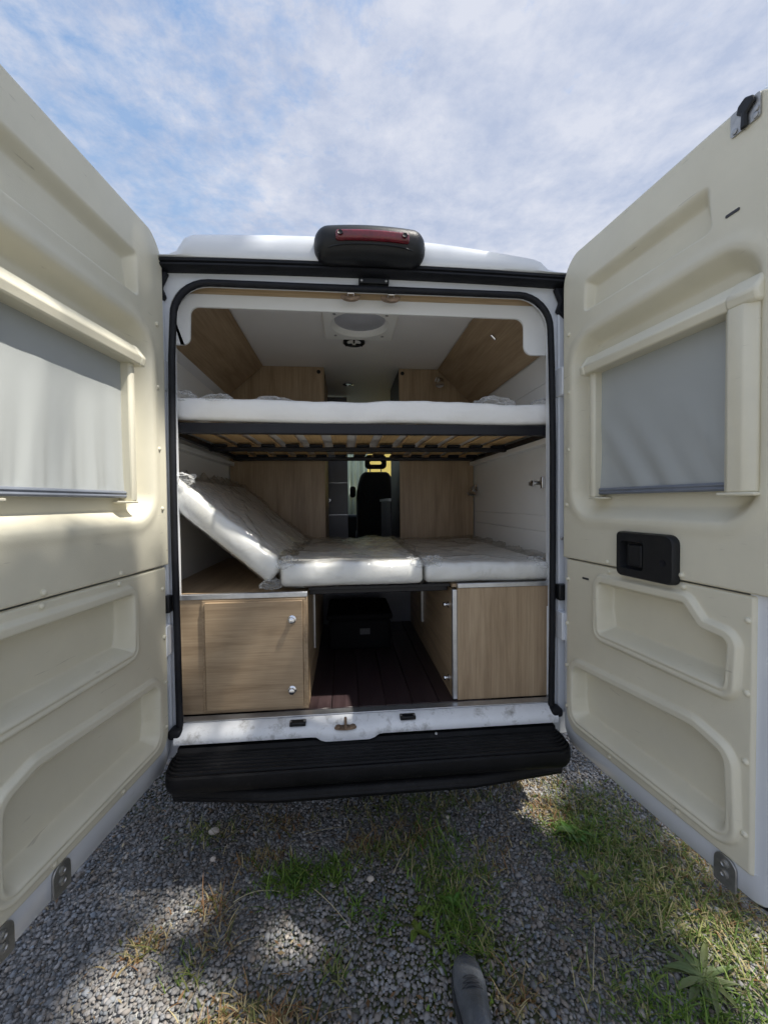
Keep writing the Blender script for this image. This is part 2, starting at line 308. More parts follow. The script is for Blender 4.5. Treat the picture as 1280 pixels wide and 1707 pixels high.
def ground_mat():
    m = bpy.data.materials.new('gravel ground'); m.use_nodes = True; t = m.node_tree; b = t.nodes['Principled BSDF']; b.inputs['Roughness'].default_value = 0.9
    tc = t.nodes.new('ShaderNodeTexCoord'); v = t.nodes.new('ShaderNodeTexVoronoi'); v.inputs['Scale'].default_value = 42; t.links.new(tc.outputs['Object'], v.inputs[0])
    r = t.nodes.new('ShaderNodeValToRGB'); r.color_ramp.elements[0].color = (0.20, 0.196, 0.188, 1); r.color_ramp.elements[1].color = (0.42, 0.415, 0.40, 1)  # pale tone chosen to bounce more light up into the van
    t.links.new(v.outputs['Color'], r.inputs[0])
    n = t.nodes.new('ShaderNodeTexNoise'); n.inputs['Scale'].default_value = 0.7; n.inputs['Detail'].default_value = 8; t.links.new(tc.outputs['Object'], n.inputs[0])
    mr = t.nodes.new('ShaderNodeMapRange'); mr.inputs[1].default_value = 0.5; mr.inputs[2].default_value = 0.62; t.links.new(n.outputs[0], mr.inputs[0])
    x = t.nodes.new('ShaderNodeMix'); x.data_type = 'RGBA'; t.links.new(mr.outputs[0], x.inputs[0]); t.links.new(r.outputs[0], x.inputs[6]); x.inputs[7].default_value = (0.085, 0.10, 0.035, 1)
    t.links.new(x.outputs[2], b.inputs['Base Color'])
    bp = t.nodes.new('ShaderNodeBump'); bp.inputs['Strength'].default_value = 0.8; bp.inputs['Distance'].default_value = 0.015; bp.invert = True
    t.links.new(v.outputs['Distance'], bp.inputs['Height']); t.links.new(bp.outputs[0], b.inputs['Normal']); return m
M['ground'] = ground_mat()

_t = M['cream'].node_tree; _b = _t.nodes['Principled BSDF']; _tc = [q for q in _t.nodes if q.type == 'TEX_COORD'][0]
_m = _t.nodes.new('ShaderNodeMapping'); _m.inputs['Scale'].default_value = (9, 9, 95); _m.inputs['Rotation'].default_value = (0.25, 0.1, 0.0); _t.links.new(_tc.outputs['Object'], _m.inputs[0])
_n = _t.nodes.new('ShaderNodeTexNoise'); _n.inputs['Scale'].default_value = 1.0; _n.inputs['Detail'].default_value = 5; _n.inputs['Distortion'].default_value = 0.8; _t.links.new(_m.outputs[0], _n.inputs[0])
_r = _t.nodes.new('ShaderNodeMapRange'); _r.inputs[1].default_value = 0.69; _r.inputs[2].default_value = 0.76; _r.inputs[4].default_value = 0.5; _t.links.new(_n.outputs[0], _r.inputs[0])
_x = _t.nodes.new('ShaderNodeMix'); _x.data_type = 'RGBA'; _t.links.new(_r.outputs[0], _x.inputs[0]); _src = _b.inputs['Base Color'].links[0].from_socket; _t.links.new(_src, _x.inputs[6]); _x.inputs[7].default_value = (0.30, 0.27, 0.21, 1); _t.links.new(_x.outputs[2], _b.inputs['Base Color'])
_n2 = _t.nodes.new('ShaderNodeTexNoise'); _n2.inputs['Scale'].default_value = 7; _n2.inputs['Detail'].default_value = 6; _t.links.new(_tc.outputs['Object'], _n2.inputs[0]); _r2 = _t.nodes.new('ShaderNodeMapRange'); _r2.inputs[3].default_value = 0.28; _r2.inputs[4].default_value = 0.56; _t.links.new(_n2.outputs[0], _r2.inputs[0]); _t.links.new(_r2.outputs[0], _b.inputs['Roughness'])
M['bunch'] = bpy.data.materials.new('crumpled plastic'); M['bunch'].use_nodes = True; _t = M['bunch'].node_tree; _b = _t.nodes['Principled BSDF']; _o = _t.nodes['Material Output']; _b.inputs['Base Color'].default_value = (0.85, 0.86, 0.86, 1); _b.inputs['Roughness'].default_value = 0.16
_a = _t.nodes.new('ShaderNodeBsdfTransparent'); _x = _t.nodes.new('ShaderNodeMixShader'); _lw = _t.nodes.new('ShaderNodeLayerWeight'); _lw.inputs[0].default_value = 0.45; _r = _t.nodes.new('ShaderNodeMapRange'); _r.inputs[3].default_value = 0.06; _r.inputs[4].default_value = 0.60
_t.links.new(_lw.outputs['Facing'], _r.inputs[0]); _t.links.new(_r.outputs[0], _x.inputs[0]); _t.links.new(_a.outputs[0], _x.inputs[1]); _t.links.new(_b.outputs[0], _x.inputs[2]); _t.links.new(_x.outputs[0], _o.inputs[0])

# ------------------------------------------------------------------ ground and gravel
S = 600
obj('ground', [(-S, -S, 0), (S, -S, 0), (S, S, 0), (-S, S, 0)], [(0, 1, 2, 3)], M['ground'], kind='structure', label='grey gravel ground under the van', origin=(0, 0, 0))
def ico(sub):
    import bmesh
    bm = bmesh.new(); bmesh.ops.create_icosphere(bm, subdivisions=sub, radius=1.0)
    V = np.array([v.co[:] for v in bm.verts]); F = np.array([[v.index for v in f.verts] for f in bm.faces]); bm.free(); return V, F
GREEN = [  # x, y, rx, ry, density, kind (0 green, 1 mixed, 2 dry)
    (0.26, -0.36, 0.10, 0.14, 520, 0), (0.25, -0.06, 0.12, 0.15, 430, 0), (0.24, -0.22, 0.11, 0.10, 240, 1), (0.14, 0.02, 0.12, 0.08, 160, 2), (0.33, -0.44, 0.09, 0.08, 120, 1),
    (-0.32, -0.14, 0.12, 0.07, 420, 0), (-0.16, -0.12, 0.06, 0.06, 180, 0), (-0.46, -0.05, 0.10, 0.05, 120, 2), (0.02, -0.05, 0.08, 0.05, 150, 1), (-0.06, -0.02, 0.06, 0.06, 90, 2),
    (1.02, -0.22, 0.24, 0.26, 2100, 1), (0.90, -0.06, 0.14, 0.10, 650, 0), (1.02, 0.10, 0.18, 0.14, 520, 1), (0.90, -0.38, 0.12, 0.10, 380, 1), (1.12, -0.50, 0.18, 0.14, 700, 1), (1.28, -0.35, 0.2, 0.3, 900, 2),
    (0.82, 0.10, 0.10, 0.08, 220, 2), (0.78, 0.32, 0.2, 0.10, 260, 2), (0.72, -0.30, 0.05, 0.10, 110, 1), (0.66, -0.62, 0.10, 0.08, 110, 1), (0.80, -0.66, 0.10, 0.10, 220, 0), (0.95, -0.70, 0.2, 0.08, 300, 0),
    (-0.78, -0.33, 0.05, 0.05, 110, 2), (-0.60, -0.22, 0.05, 0.05, 80, 2), (-0.55, -0.33, 0.06, 0.06, 60, 2), (-0.62, -0.42, 0.05, 0.05, 50, 1), (-0.45, -0.56, 0.10, 0.06, 170, 2), (-0.33, -0.58, 0.05, 0.06, 120, 2),
    (-0.15, -0.46, 0.04, 0.04, 50, 1), (0.0, -0.33, 0.04, 0.04, 40, 0), (-0.10, -0.28, 0.03, 0.04, 40, 0), (0.42, -0.20, 0.05, 0.10, 90, 1), (0.38, -0.58, 0.06, 0.06, 80, 2), (0.5, -0.1, 0.08, 0.1, 60, 2),
    (-0.72, 0.12, 0.14, 0.06, 120, 1), (-0.40, 0.14, 0.15, 0.06, 120, 2), (0.35, 0.2, 0.25, 0.08, 260, 1), (0.05, 0.18, 0.2, 0.06, 130, 1), (-0.25, -0.60, 0.06, 0.05, 60, 2)]
def gcover(P):
    c = np.zeros(len(P))
    for (x, y, rx, ry, d, k) in GREEN: c = np.maximum(c, np.exp(-(((P[:, 0] - x) / rx) ** 2 + ((P[:, 1] - y) / ry) ** 2)) * min(1, d / 400))
    return c
def gheight(P): return 0.018 * fbm(np.stack([P[:, 0] * 2.2, P[:, 1] * 2.2, np.zeros(len(P))], 1), 3, 3)
def gravel(name, x0, x1, y0, y1, pitch, sub, seed, hole=None, label=None, tone=1.0):
    r = np.random.default_rng(seed); SV, SF = ico(sub)
    var = []
    for k in range(10):
        pn = r.normal(0, 1, (11, 3)); pn /= np.linalg.norm(pn, axis=1, keepdims=True); pd = r.uniform(0.66, 0.98, 11)
        q = pd[None] / np.maximum(SV @ pn.T, 1e-3); var.append(SV * np.minimum(q.min(1), 1.12)[:, None])
    nx, ny = int((x1 - x0) / pitch), int((y1 - y0) / pitch); gx, gy = np.meshgrid(np.arange(nx), np.arange(ny), indexing='ij')
    P = np.stack([x0 + (gx.ravel() + 0.5 * (gy.ravel() % 2)) * pitch, y0 + gy.ravel() * pitch], 1) + r.uniform(-0.42, 0.42, (nx * ny, 2)) * pitch
    if hole: P = P[~((P[:, 0] > hole[0]) & (P[:, 0] < hole[1]) & (P[:, 1] > hole[2]) & (P[:, 1] < hole[3]))]
    cov = gcover(P); P = P[r.random(len(P)) > cov * 0.55]; n = len(P)
    sz = pitch * np.clip(r.lognormal(-0.42, 0.28, n), 0.38, 1.25); sx = sz * r.uniform(0.85, 1.25, n); sy = sz * r.uniform(0.7, 1.0, n); sh = sz * r.uniform(0.34, 0.6, n)
    th = r.uniform(0, 2 * np.pi, n); tl = r.normal(0, 0.16, (n, 2)); which = r.integers(0, 10, n)
    B = np.stack([var[k] for k in range(10)])[which]
    X = B[:, :, 0] * sx[:, None]; Y = B[:, :, 1] * sy[:, None]; Z = B[:, :, 2] * sh[:, None]; Z = Z + X * tl[:, :1] + Y * tl[:, 1:]
    c, s = np.cos(th)[:, None], np.sin(th)[:, None]
    V = np.stack([P[:, :1] + X * c - Y * s, P[:, 1:] + X * s + Y * c, Z + (sh * 0.45 + r.uniform(-0.004, 0.006, n))[:, None] + 0.006], 2)
    F = (SF[None] + (np.arange(n) * len(SV))[:, None, None]).reshape(-1, 3)
    o = obj(name, V.reshape(-1, 3), F, M['stone'], kind='stuff', label=label, smooth=False, origin=(0, 0, 0))
    g = np.clip(r.normal(0.215, 0.045, n), 0.08, 0.5); warm = r.normal(0.009, 0.012, n)
    patch = 1 + 0.28 * fbm(np.stack([P[:, 0] * 3, P[:, 1] * 3, 0 * P[:, 0]], 1), 8, 3); g = g * patch * tone; col = np.stack([g + warm, g * 1.0, g * 1.015 - warm], 1); odd = r.random(n) < 0.006; col[odd] = np.array([0.42, 0.38, 0.33])
    tint(o, np.repeat(col, len(SV), axis=0)); return o
gravel('gravel', -1.5, 1.6, -1.0, 0.62, 0.0112, 1, 1, label='loose grey gravel stones behind the van')
gravel('gravel', -3.0, 3.0, -3.0, 1.4, 0.025, 1, 2, hole=(-1.48, 1.58, -0.98, 0.60), label='coarser grey gravel further around the van', tone=1.25)  # lighter than the near stones, to bounce light into the van
def blades(specs, seed):
    r = np.random.default_rng(seed); V = []; Cc = []; F = []; b = 0
    cols = {0: [(0.11, 0.20, 0.03), (0.16, 0.26, 0.04), (0.07, 0.14, 0.025), (0.22, 0.29, 0.07)],
            1: [(0.14, 0.20, 0.045), (0.25, 0.26, 0.09), (0.38, 0.33, 0.17), (0.10, 0.16, 0.035)],
            2: [(0.36, 0.28, 0.14), (0.30, 0.19, 0.09), (0.24, 0.13, 0.06), (0.42, 0.36, 0.2), (0.14, 0.15, 0.05)]}
    for (x, y, rx, ry, d, k) in specs:
        for i in range(int(d * (1.35 if x > 0.6 else 1.15))):
            px, py = x + r.normal(0, 0.62) * rx, y + r.normal(0, 0.62) * ry
            if r.random() < 0.75: ca, cb2 = math.floor(px / 0.028), math.floor(py / 0.028); hx_ = math.sin(ca * 12.9898 + cb2 * 78.233) * 43758.5453; hx_ -= math.floor(hx_); px = (ca + hx_) * 0.028 + r.normal(0, 0.006); py = (cb2 + (hx_ * 7.3) % 1) * 0.028 + r.normal(0, 0.006)
            ln = r.uniform(0.02, 0.072) * (1.0 if r.random() < 0.9 else 1.8); wd = r.uniform(0.0012, 0.0028) if r.random() < 0.72 else r.uniform(0.003, 0.0055); ln = ln * (0.5 if wd > 0.003 else 1.0) * (0.8 if x > 0.6 else 1.0); a = r.uniform(0, 6.283); lean = r.uniform(0.35, 1.45)
            dx, dy = math.cos(a), math.sin(a); col = np.array(cols[k][r.integers(0, len(cols[k]))]) * r.uniform(0.75, 1.25)
            nx, ny = -dy * wd, dx * wd; z0 = 0.008
            pts = []
            for t in (0, 0.4, 0.75, 1.0):
                h = ln * (t * math.cos(lean * 0.6) - 0.35 * lean * t * t); hh = ln * t * math.sin(lean) * (0.5 + 0.5 * t)
                pts.append((px + dx * hh, py + dy * hh, z0 + max(h, 0.002 + 0.01 * t)))
            for q, wv in zip(pts[:3], (1.0, 0.85, 0.5)): V += [(q[0] - nx * wv, q[1] - ny * wv, q[2]), (q[0] + nx * wv, q[1] + ny * wv, q[2])]
            V.append(pts[3]); Cc += [col] * 7
            F += [(b, b + 1, b + 3), (b, b + 3, b + 2), (b + 2, b + 3, b + 5), (b + 2, b + 5, b + 4), (b + 4, b + 5, b + 6)]; b += 7
    o = obj('grass', np.array(V), np.array(F), M['grass'], kind='stuff', label='tufts of green and dry grass growing through the gravel', origin=(0, 0, 0)); tint(o, np.array(Cc)); return o
far = [(random.uniform(-3.5, 3.5), random.uniform(-3.2, -1.0), random.uniform(0.1, 0.3), random.uniform(0.1, 0.3), random.randint(80, 260), random.choice([0, 1, 1, 2])) for _ in range(22)]
blades(GREEN + far, 5)

# ------------------------------------------------------------------ the van
van = thing('camper_van', (0, 2.6, 0), 'white camper van with both rear doors open, seen into its living space', 'van')
# rear frame ring
def ring(o_loop, i_loop, y0, y1):
    n = len(o_loop); V = []
    for lp, y in ((o_loop, y0), (i_loop, y0), (i_loop, y1), (o_loop, y1)): V += [(p[0], y, p[1]) for p in lp]
    F = []
    for a in range(4):
        b = (a + 1) % 4
        for i in range(n): j = (i + 1) % n; F.append((a * n + i, a * n + j, b * n + j, b * n + i))
    return V, F
V, F = ring(rrect(-0.955, 0.955, 0.42, 2.435, 0.10, 12), rrect(-0.806, 0.806, 0.50, 2.372, (0.05, 0.05, 0.14, 0.14), 12), 0.03, 0.09)
fix_normals(auto(obj('rear_frame', V, F, M['white'], van)))
# stepped jamb lip beside the seal (left and right uprights)
for s in (-1, 1):
    b = MB(); b.prism([(s * 0.822, 0.03, 0.52), (s * 0.858, 0.03, 0.52), (s * 0.858, 0.03, 2.26), (s * 0.822, 0.03, 2.30)], (0, -0.018, 0))
    bevel(fix_normals(b.build('jamb', M['white'], van)), 0.006)
    for z in (0.86, 1.92):
        b = MB(); b.box(s * 0.835 - 0.018, s * 0.835 + 0.018, -0.03, 0.03, z, z + 0.12); b.lathe([(0.011, -0.01), (0.011, 0.14)], (s * 0.845, -0.035, z), (0, 0, 1), 10)
        bevel(b.build('hinge', M['white'], van), 0.004)
    for z in (0.885, 0.955, 1.945, 2.015, 1.30): MB().lathe([(0.009, 0), (0.009, 0.005), (0.005, 0.008)], (s * 0.838, 0.012, z), (0, -1, 0), 6).build('bolt', M['steel'], van)
    b = MB(); b.box(s * 0.83 - 0.02, s * 0.83 + 0.02, -0.02, 0.02, 1.03, 1.10); bevel(b.build('door_check', M['black'], van), 0.006)
# weather seal
P = []
for (x, z) in [(-0.792, 0.545), (-0.794, 0.9), (-0.797, 1.3), (-0.797, 1.7), (-0.793, 2.05), (-0.785, 2.20)]: P.append((x, 0.012, z))
for i in range(1, 9): t = math.radians(180 - 90 * i / 8); P.append((-0.645 + 0.14 * math.cos(t), 0.012, 2.21 + 0.142 * math.sin(t)))
for i in range(0, 9): t = math.radians(90 - 90 * i / 8); P.append((0.64 + 0.145 * math.cos(t), 0.012, 2.21 + 0.142 * math.sin(t)))
for (x, z) in [(0.791, 2.05), (0.797, 1.7), (0.797, 1.3), (0.794, 0.9), (0.790, 0.545)]: P.append((x, 0.012, z))
b = MB(); b.tube(P, 0.0138, 10); auto(b.build('door_seal', M['rubber'], van), 60)
for s in (-1, 1):
    V, F = rbox((s * 0.80, 0.0, 0.54), (0.026, 0.030, 0.020), 0.014, (2, 2, 2)); obj('seal_foot', V, F, M['rubber'], van, smooth=True)
# gutter strip and its corner blocks
b = MB(); xs = np.linspace(-0.87, 0.87, 30)
prof = [(0.03, 0.004), (-0.012, 0.004), (-0.026, 0.010), (-0.026, 0.017), (-0.018, 0.019), (-0.030, 0.024), (-0.028, 0.035), (0.03, 0.035)]
V = [(x, y, 2.388 + 0.012 * (1 - (x / 0.87) ** 2) + z) for x in xs for (y, z) in prof]; k = len(prof)
F = [(i * k + j, i * k + (j + 1) % k, (i + 1) * k + (j + 1) % k, (i + 1) * k + j) for i in range(29) for j in range(k)] + [tuple(range(k)), tuple(range(29 * k + k - 1, 29 * k - 1, -1))]
auto(fix_normals(obj('gutter', V, F, M['rubber'], van)))
for s in (-1, 1):
    b = MB(); b.prism([(s * 0.80, 0.028, 2.385), (s * 0.865, 0.028, 2.385), (s * 0.865, 0.028, 2.27), (s * 0.845, 0.028, 2.255), (s * 0.81, 0.028, 2.29), (s * 0.825, 0.028, 2.33)], (0, -0.03, 0))
    bevel(fix_normals(b.build('gutter_corner', M['rubber'], van)), 0.006)
# header: moulded white roof edge above the gutter
xs = np.linspace(-0.99, 0.99, 67)
def ztop(x):
    a = abs(x); return 2.425 + 0.02 * (1 - (x / 1.0) ** 2) + 0.095 * (1 / (1 + math.exp((a - 0.735) / 0.010))) * (1 - (0.55 * max(0, (x - 0.15) / 0.6) ** 1.5 if x > 0 else 0.12 * (x / 0.75) ** 2))
V = []
for x in xs:
    zt = ztop(x); zb = 2.4235 + 0.012 * (1 - (x / 0.99) ** 2)
    for (t, y) in ((0, 0.02), (0, -0.030), (0.10, -0.036), (0.55, -0.036), (0.88, -0.034), (0.97, -0.024), (1.0, 0.0), (1.01, 0.2), (1.02, 0.6)):
        V.append((x, y, zb + (zt - zb) * t))
k = 9; F = [(i * k + j, i * k + j + 1, (i + 1) * k + j + 1, (i + 1) * k + j) for i in range(66) for j in range(k - 1)]
auto(fix_normals(obj('roof_edge', V, F, M['white'], van, smooth=True)), 50)
# outer shell: sides and roof
sec = [(-0.96, 0.40), (-1.02, 0.75), (-1.025, 1.2), (-1.0, 1.7), (-0.955, 2.15), (-0.92, 2.36), (-0.84, 2.47), (-0.6, 2.515), (0, 2.53), (0.6, 2.515), (0.84, 2.47), (0.92, 2.36), (0.955, 2.15), (1.0, 1.7), (1.025, 1.2), (1.02, 0.75), (0.96, 0.40)]
ys = [0.06, 0.6, 1.4, 2.2, 2.9, 3.4]
V = [(x, y, z) for y in ys for (x, z) in sec]; k = len(sec)
F = [(i * k + j, i * k + j + 1, (i + 1) * k + j + 1, (i + 1) * k + j) for i in range(len(ys) - 1) for j in range(k - 1)]
auto(obj('body_shell', V, F, M['white'], van, smooth=True), 50)
b = MB()
for s in (-1, 1):
    b.prism([(s * 1.0, 3.4, 0.4), (s * 1.0, 5.3, 0.45), (s * 0.98, 5.45, 0.8), (s * 0.97, 5.2, 1.15), (s * 0.98, 4.75, 1.35), (s * 1.0, 3.4, 1.40)], (-s * 0.05, 0, 0))
    b.prism([(s * 0.98, 4.75, 1.35), (s * 0.98, 4.85, 1.30), (s * 0.80, 3.98, 2.36), (s * 0.80, 3.85, 2.38)], (-s * 0.05, 0, 0))
b.prism([(-0.86, 3.4, 2.46), (0.86, 3.4, 2.46), (0.82, 3.95, 2.38), (-0.82, 3.95, 2.38)], (0, 0, 0.05))
b.prism([(-0.95, 4.75, 1.36), (0.95, 4.75, 1.36), (0.9, 5.4, 1.0), (-0.9, 5.4, 1.0)], (0, 0, -0.04))
b.box(-0.9, 0.9, 5.38, 5.44, 0.4, 1.0)
auto(fix_normals(b.build('cab_shell', M['white'], van)))
b = MB(); b.add([(-0.9, 4.83, 1.34), (0.9, 4.83, 1.34), (0.78, 3.96, 2.36), (-0.78, 3.96, 2.36)], [(0, 1, 2, 3)]); b.build('windscreen', M['glass'], van)
for s in (-1, 1):
    b = MB(); b.add([(s * 0.985, 3.42, 1.40), (s * 0.965, 4.72, 1.37), (s * 0.82, 3.86, 2.34), (s * 0.87, 3.42, 2.36)], [(0, 1, 2, 3)]); b.build('side_window', M['glass'], van)
b = MB(); b.box(-0.95, 0.95, 4.15, 4.75, 0.9, 1.30); bevel(b.build('dashboard', M['black'], van), 0.05)
b = MB(); b.box(-0.95, 0.95, 0.092, 5.35, 0.42, 0.535); b.build('underbody', M['blackmetal'], van)
for s in (-1, 1):
    for y in (1.25, 4.55):
        t = MB(); t.lathe([(0.20, -0.10), (0.31, -0.105), (0.335, -0.08), (0.335, 0.08), (0.31, 0.105), (0.20, 0.10)], (s * 0.86, y, 0.335), (1, 0, 0), 28)
        wh = auto(t.build('wheel', M['tyre'], van)); t = MB(); t.lathe([(0.195, 0.09), (0.17, 0.06), (0.06, 0.07), (0.05, 0.10), (0.01, 0.10)], (s * 0.86, y, 0.335), (s, 0, 0), 24)
        auto(t.build('rim', M['steel'], wh))
# sill
b = MB(); xs = np.linspace(-0.80, 0.80, 81); V = []
for x in xs:
    e = 1 / (1 + math.exp(-(x + 0.225) / 0.006)) * (1 - 1 / (1 + math.exp(-(x - 0.005) / 0.006)))
    zf = 0.505 - 0.015 * e; yf = -0.03 - 0.012 * e
    V += [(x, 0.07, 0.50), (x, 0.07, 0.562), (x, 0.022, 0.562), (x, 0.008, 0.556), (x, -0.018, 0.546), (x, yf, 0.532), (x, yf - 0.006, 0.52), (x, yf - 0.004, zf), (x, 0.0, zf - 0.01)]
k = 9; F = [(i * k + j, i * k + (j + 1) % k, (i + 1) * k + (j + 1) % k, (i + 1) * k + j) for i in range(80) for j in range(k)]
sill = auto(fix_normals(obj('sill', V, F, M['whitedirty'], van, smooth=True)), 45)
b = MB(); b.box(-0.80, 0.80, 0.024, 0.068, 0.563, 0.569); bevel(b.build('sill_strip', M['alu'], sill), 0.002)
for x in (-0.315, 0.143):
    b = MB(); b.box(x - 0.033, x + 0.033, -0.026, 0.006, 0.548, 0.563); pl = bevel(b.build('striker_plate', M['black'], sill), 0.003)
for x in (-0.343, 0.115, 0.171, -0.287):
    b = MB(); b.lathe([(0.005, 0), (0.005, 0.003), (0.002, 0.004)], (x, -0.012, 0.563), (0, 0, 1), 8); b.build('screw', M['steel'], sill)
b = MB(); b.prism([(-0.119 + 0.045 * math.cos(t) * (1.0 if abs(math.cos(t)) > .3 else .6), -0.040 + 0.017 * math.sin(t), 0.5385) for t in np.linspace(0, 2 * math.pi, 25)[:-1]], (0, 0, 0.006))
for x in (-0.148, -0.09): b.lathe([(0.012, 0), (0.012, 0.005), (0.006, 0.007)], (x, -0.040, 0.5445), (0, 0, 1), 10)
b.tube([(-0.119, -0.048, 0.54), (-0.119, -0.05, 0.562), (-0.119, -0.03, 0.575), (-0.119, -0.018, 0.56)], 0.006, 8)
auto(b.build('latch_loop', M['rust'], sill))
# bumper step with grooves
prof = [(0.03, 0.492), (-0.03, 0.490), (-0.045, 0.478)]
y = -0.058
for i in range(6): prof += [(y, 0.478), (y - 0.003, 0.484), (y - 0.013, 0.484), (y - 0.016, 0.478)]; y -= 0.022
prof += [(-0.192, 0.478), (-0.200, 0.482), (-0.207, 0.477), (-0.210, 0.452), (-0.203, 0.432), (-0.185, 0.410), (-0.14, 0.388), (0.03, 0.38)]
xs = np.concatenate([np.linspace(-0.785, -0.725, 10), np.linspace(-0.70, 0.70, 15), np.linspace(0.725, 0.785, 10)]); V = []
for x in xs:
    e = max(0, (abs(x) - 0.725) / 0.06); sc_ = math.sqrt(max(0, 1 - e ** 2.6)) if e < 1 else 0.0
    for (yy, z) in prof: V.append((x, yy if yy > -0.03 else -0.03 + (yy + 0.03) * (0.45 + 0.55 * sc_), z))
k = len(prof); n = len(xs)
F = [(i * k + j, i * k + (j + 1) % k, (i + 1) * k + (j + 1) % k, (i + 1) * k + j) for i in range(n - 1) for j in range(k)] + [tuple(range(k)), tuple(range((n - 1) * k + k - 1, (n - 1) * k - 1, -1))]
bmp = auto(fix_normals(obj('bumper_step', V, F, M['bumper'], van)), 30)
V, F = rbox((0, -0.05, 0.356), (0.80, 0.12, 0.030), 0.03, (4, 1, 1)); V[:, 1] += 0.10 * np.clip((np.abs(V[:, 0]) - 0.70) / 0.10, 0, 1) ** 2; obj('bumper_body', V, F, M['bumper'], bmp, smooth=True)
for (x, y, z) in ((0.26, -0.035, 0.489),):
    b = MB(); b.lathe([(0.006, 0), (0.006, 0.003), (0.003, 0.004)], (x, y, z), (0, -0.6, 0.8), 8); b.build('clip', M['steel'], bmp)
# third brake light
V, F = rbox((0.0, 0, 2.481), (0.222, 0.075, 0.062), 0.056, (16, 4, 4)); V = V.copy()
V[:, 1] = V[:, 1] * (1 + 0.12 * ((V[:, 2] - 2.481) / 0.062)) - 0.055 + 0.10 * (V[:, 0] / 0.225) ** 2 * 0.25; hs = obj('brake_light', V, F, M['black'], van, smooth=True)
V, F = rbox((0.006, -0.134, 2.480), (0.142, 0.012, 0.018), 0.0115, (20, 1, 2)); V[:, 1] += 0.025 * (V[:, 0] / 0.145) ** 2 * 0.4 + - (V[:, 2] - 2.486) * 0.15; obj('red_lens', V, F, M['redlens'], hs, smooth=True)
P = []
for x in np.linspace(-0.205, 0.205, 25): P.append((x, -0.128 + 0.028 * (x / 0.2) ** 2 + 0.03 * (abs(x) / 0.205) ** 6, 2.452 - 0.012 * (abs(x) / 0.205) ** 4))
b = MB(); b.tube(P, 0.0035, 6); auto(b.build('housing_ridge', M['black'], hs))
for x in (-0.118, 0.128):
    b = MB(); b.lathe([(0.010, 0), (0.010, 0.004), (0.005, 0.001)], (x, -0.142, 2.480), (0, -1, 0.2), 10); b.build('screw', M['black'], hs)
# upper striker and catches
b = MB(); b.box(-0.045, 0.080, -0.006, 0.03, 2.368, 2.390); st = bevel(b.build('upper_striker', M['black'], van), 0.003)
for x in (-0.033, 0.068):
    b = MB(); b.lathe([(0.005, 0), (0.005, 0.003), (0.002, 0.004)], (x, -0.006, 2.378), (0, -1, 0), 8); b.build('screw', M['steel'], st)
for x in (-0.078, 0.092):
    b = MB(); b.prism([(x + 0.042 * math.cos(t), 0.035, 2.338 + 0.02 * math.sin(t)) for t in np.linspace(math.pi, 2 * math.pi, 14)], (0, 0.02, 0)); ct = auto(b.build('catch_plate', M['rust'], van))
    b = MB(); b.tube([(x - 0.012, 0.034, 2.332), (x - 0.012, 0.02, 2.338), (x + 0.012, 0.02, 2.338), (x + 0.012, 0.034, 2.332)], 0.004, 6); b.build('catch_loop', M['chrome'], ct)

# ---------------- interior lining of the van
floor_ = MB().box(-0.93, 0.90, 0.072, 4.4, 0.536, 0.556).build('floor', M['blackmetal'], van)
x = -0.42
while x < 0.50:
    for (y0, y1) in ((0.0725, 1.1), (1.103, 2.3)):
        off = 0.0 if y0 < 1 else 0.04
        bevel(MB().box(x + 0.0015, x + 0.1185, y0, y1, 0.557, 0.5695).build('floor_plank', M['floor'], floor_), 0.002, 1)
    x += 0.12
XL, XR = -0.955, 0.885
wl = MB().box(XL - 0.02, XL, 0.10, 3.3, 0.56, 2.50).build('wall_lining', M['greywall'], van)
wr = MB().box(XR, XR + 0.02, 0.10, 3.3, 0.56, 2.50).build('wall_lining', M['liner'], van)
for (z0, z1) in ((1.06, 1.309), (1.313, 1.391), (1.395, 2.044), (2.048, 2.32)):
    bevel(MB().box(XR - 0.006, XR - 0.0005, 0.10, 1.36, z0, z1).build('lining_panel', M['liner'], wr), 0.0015, 1)
for (z0, z1) in ((1.06, 1.74), (1.744, 2.30)):
    bevel(MB().box(XL + 0.0005, XL + 0.006, 0.10, 1.36, z0, z1).build('lining_panel', M['liner'], wl), 0.0015, 1)
for s, xx in ((-1, XL + 0.012), (1, XR - 0.012)):  # reveal strips closing the gap between lining and opening
    bevel(MB().box(min(s * 0.807, xx), max(s * 0.807, xx), 0.0905, 0.098, 0.56, 2.44).build('reveal', M['liner'], van), 0.002)
cl = MB().box(-0.95, 0.90, 0.10, 3.4, 2.47, 2.49).build('ceiling', M['ceiling'], van)
# valance: white board with rounded cut-out, plywood strip above
a = []
for (px, pz) in [(-0.85, 2.350), (-0.85, 2.137), (-0.775, 2.137)]: a.append((px, pz))
for i in range(7): t = math.radians(-90 + 90 * i / 6); a.append((-0.783 + 0.03 * math.cos(t), 2.167 + 0.03 * math.sin(t)))
for i in range(7): t = math.radians(180 - 90 * i / 6); a.append((-0.715 + 0.035 * math.cos(t), 2.262 + 0.035 * math.sin(t)))
for i in range(7): t = math.radians(90 - 90 * i / 6); a.append((0.665 + 0.04 * math.cos(t), 2.252 + 0.04 * math.sin(t)))
for i in range(7): t = math.radians(180 + 90 * i / 6); a.append((0.745 + 0.04 * math.cos(t), 2.170 + 0.04 * math.sin(t)))
a += [(0.85, 2.130), (0.85, 2.350)]
vb = MB(); vb.prism([(p[0], 0.100, p[1]) for p in a], (0, 0.012, 0)); bevel(fix_normals(vb.build('valance', M['liner'], van)), 0.004)
MB().box(-0.84, 0.84, 0.113, 0.125, 2.335, 2.44).build('plywood_strip', M['ply'], van)
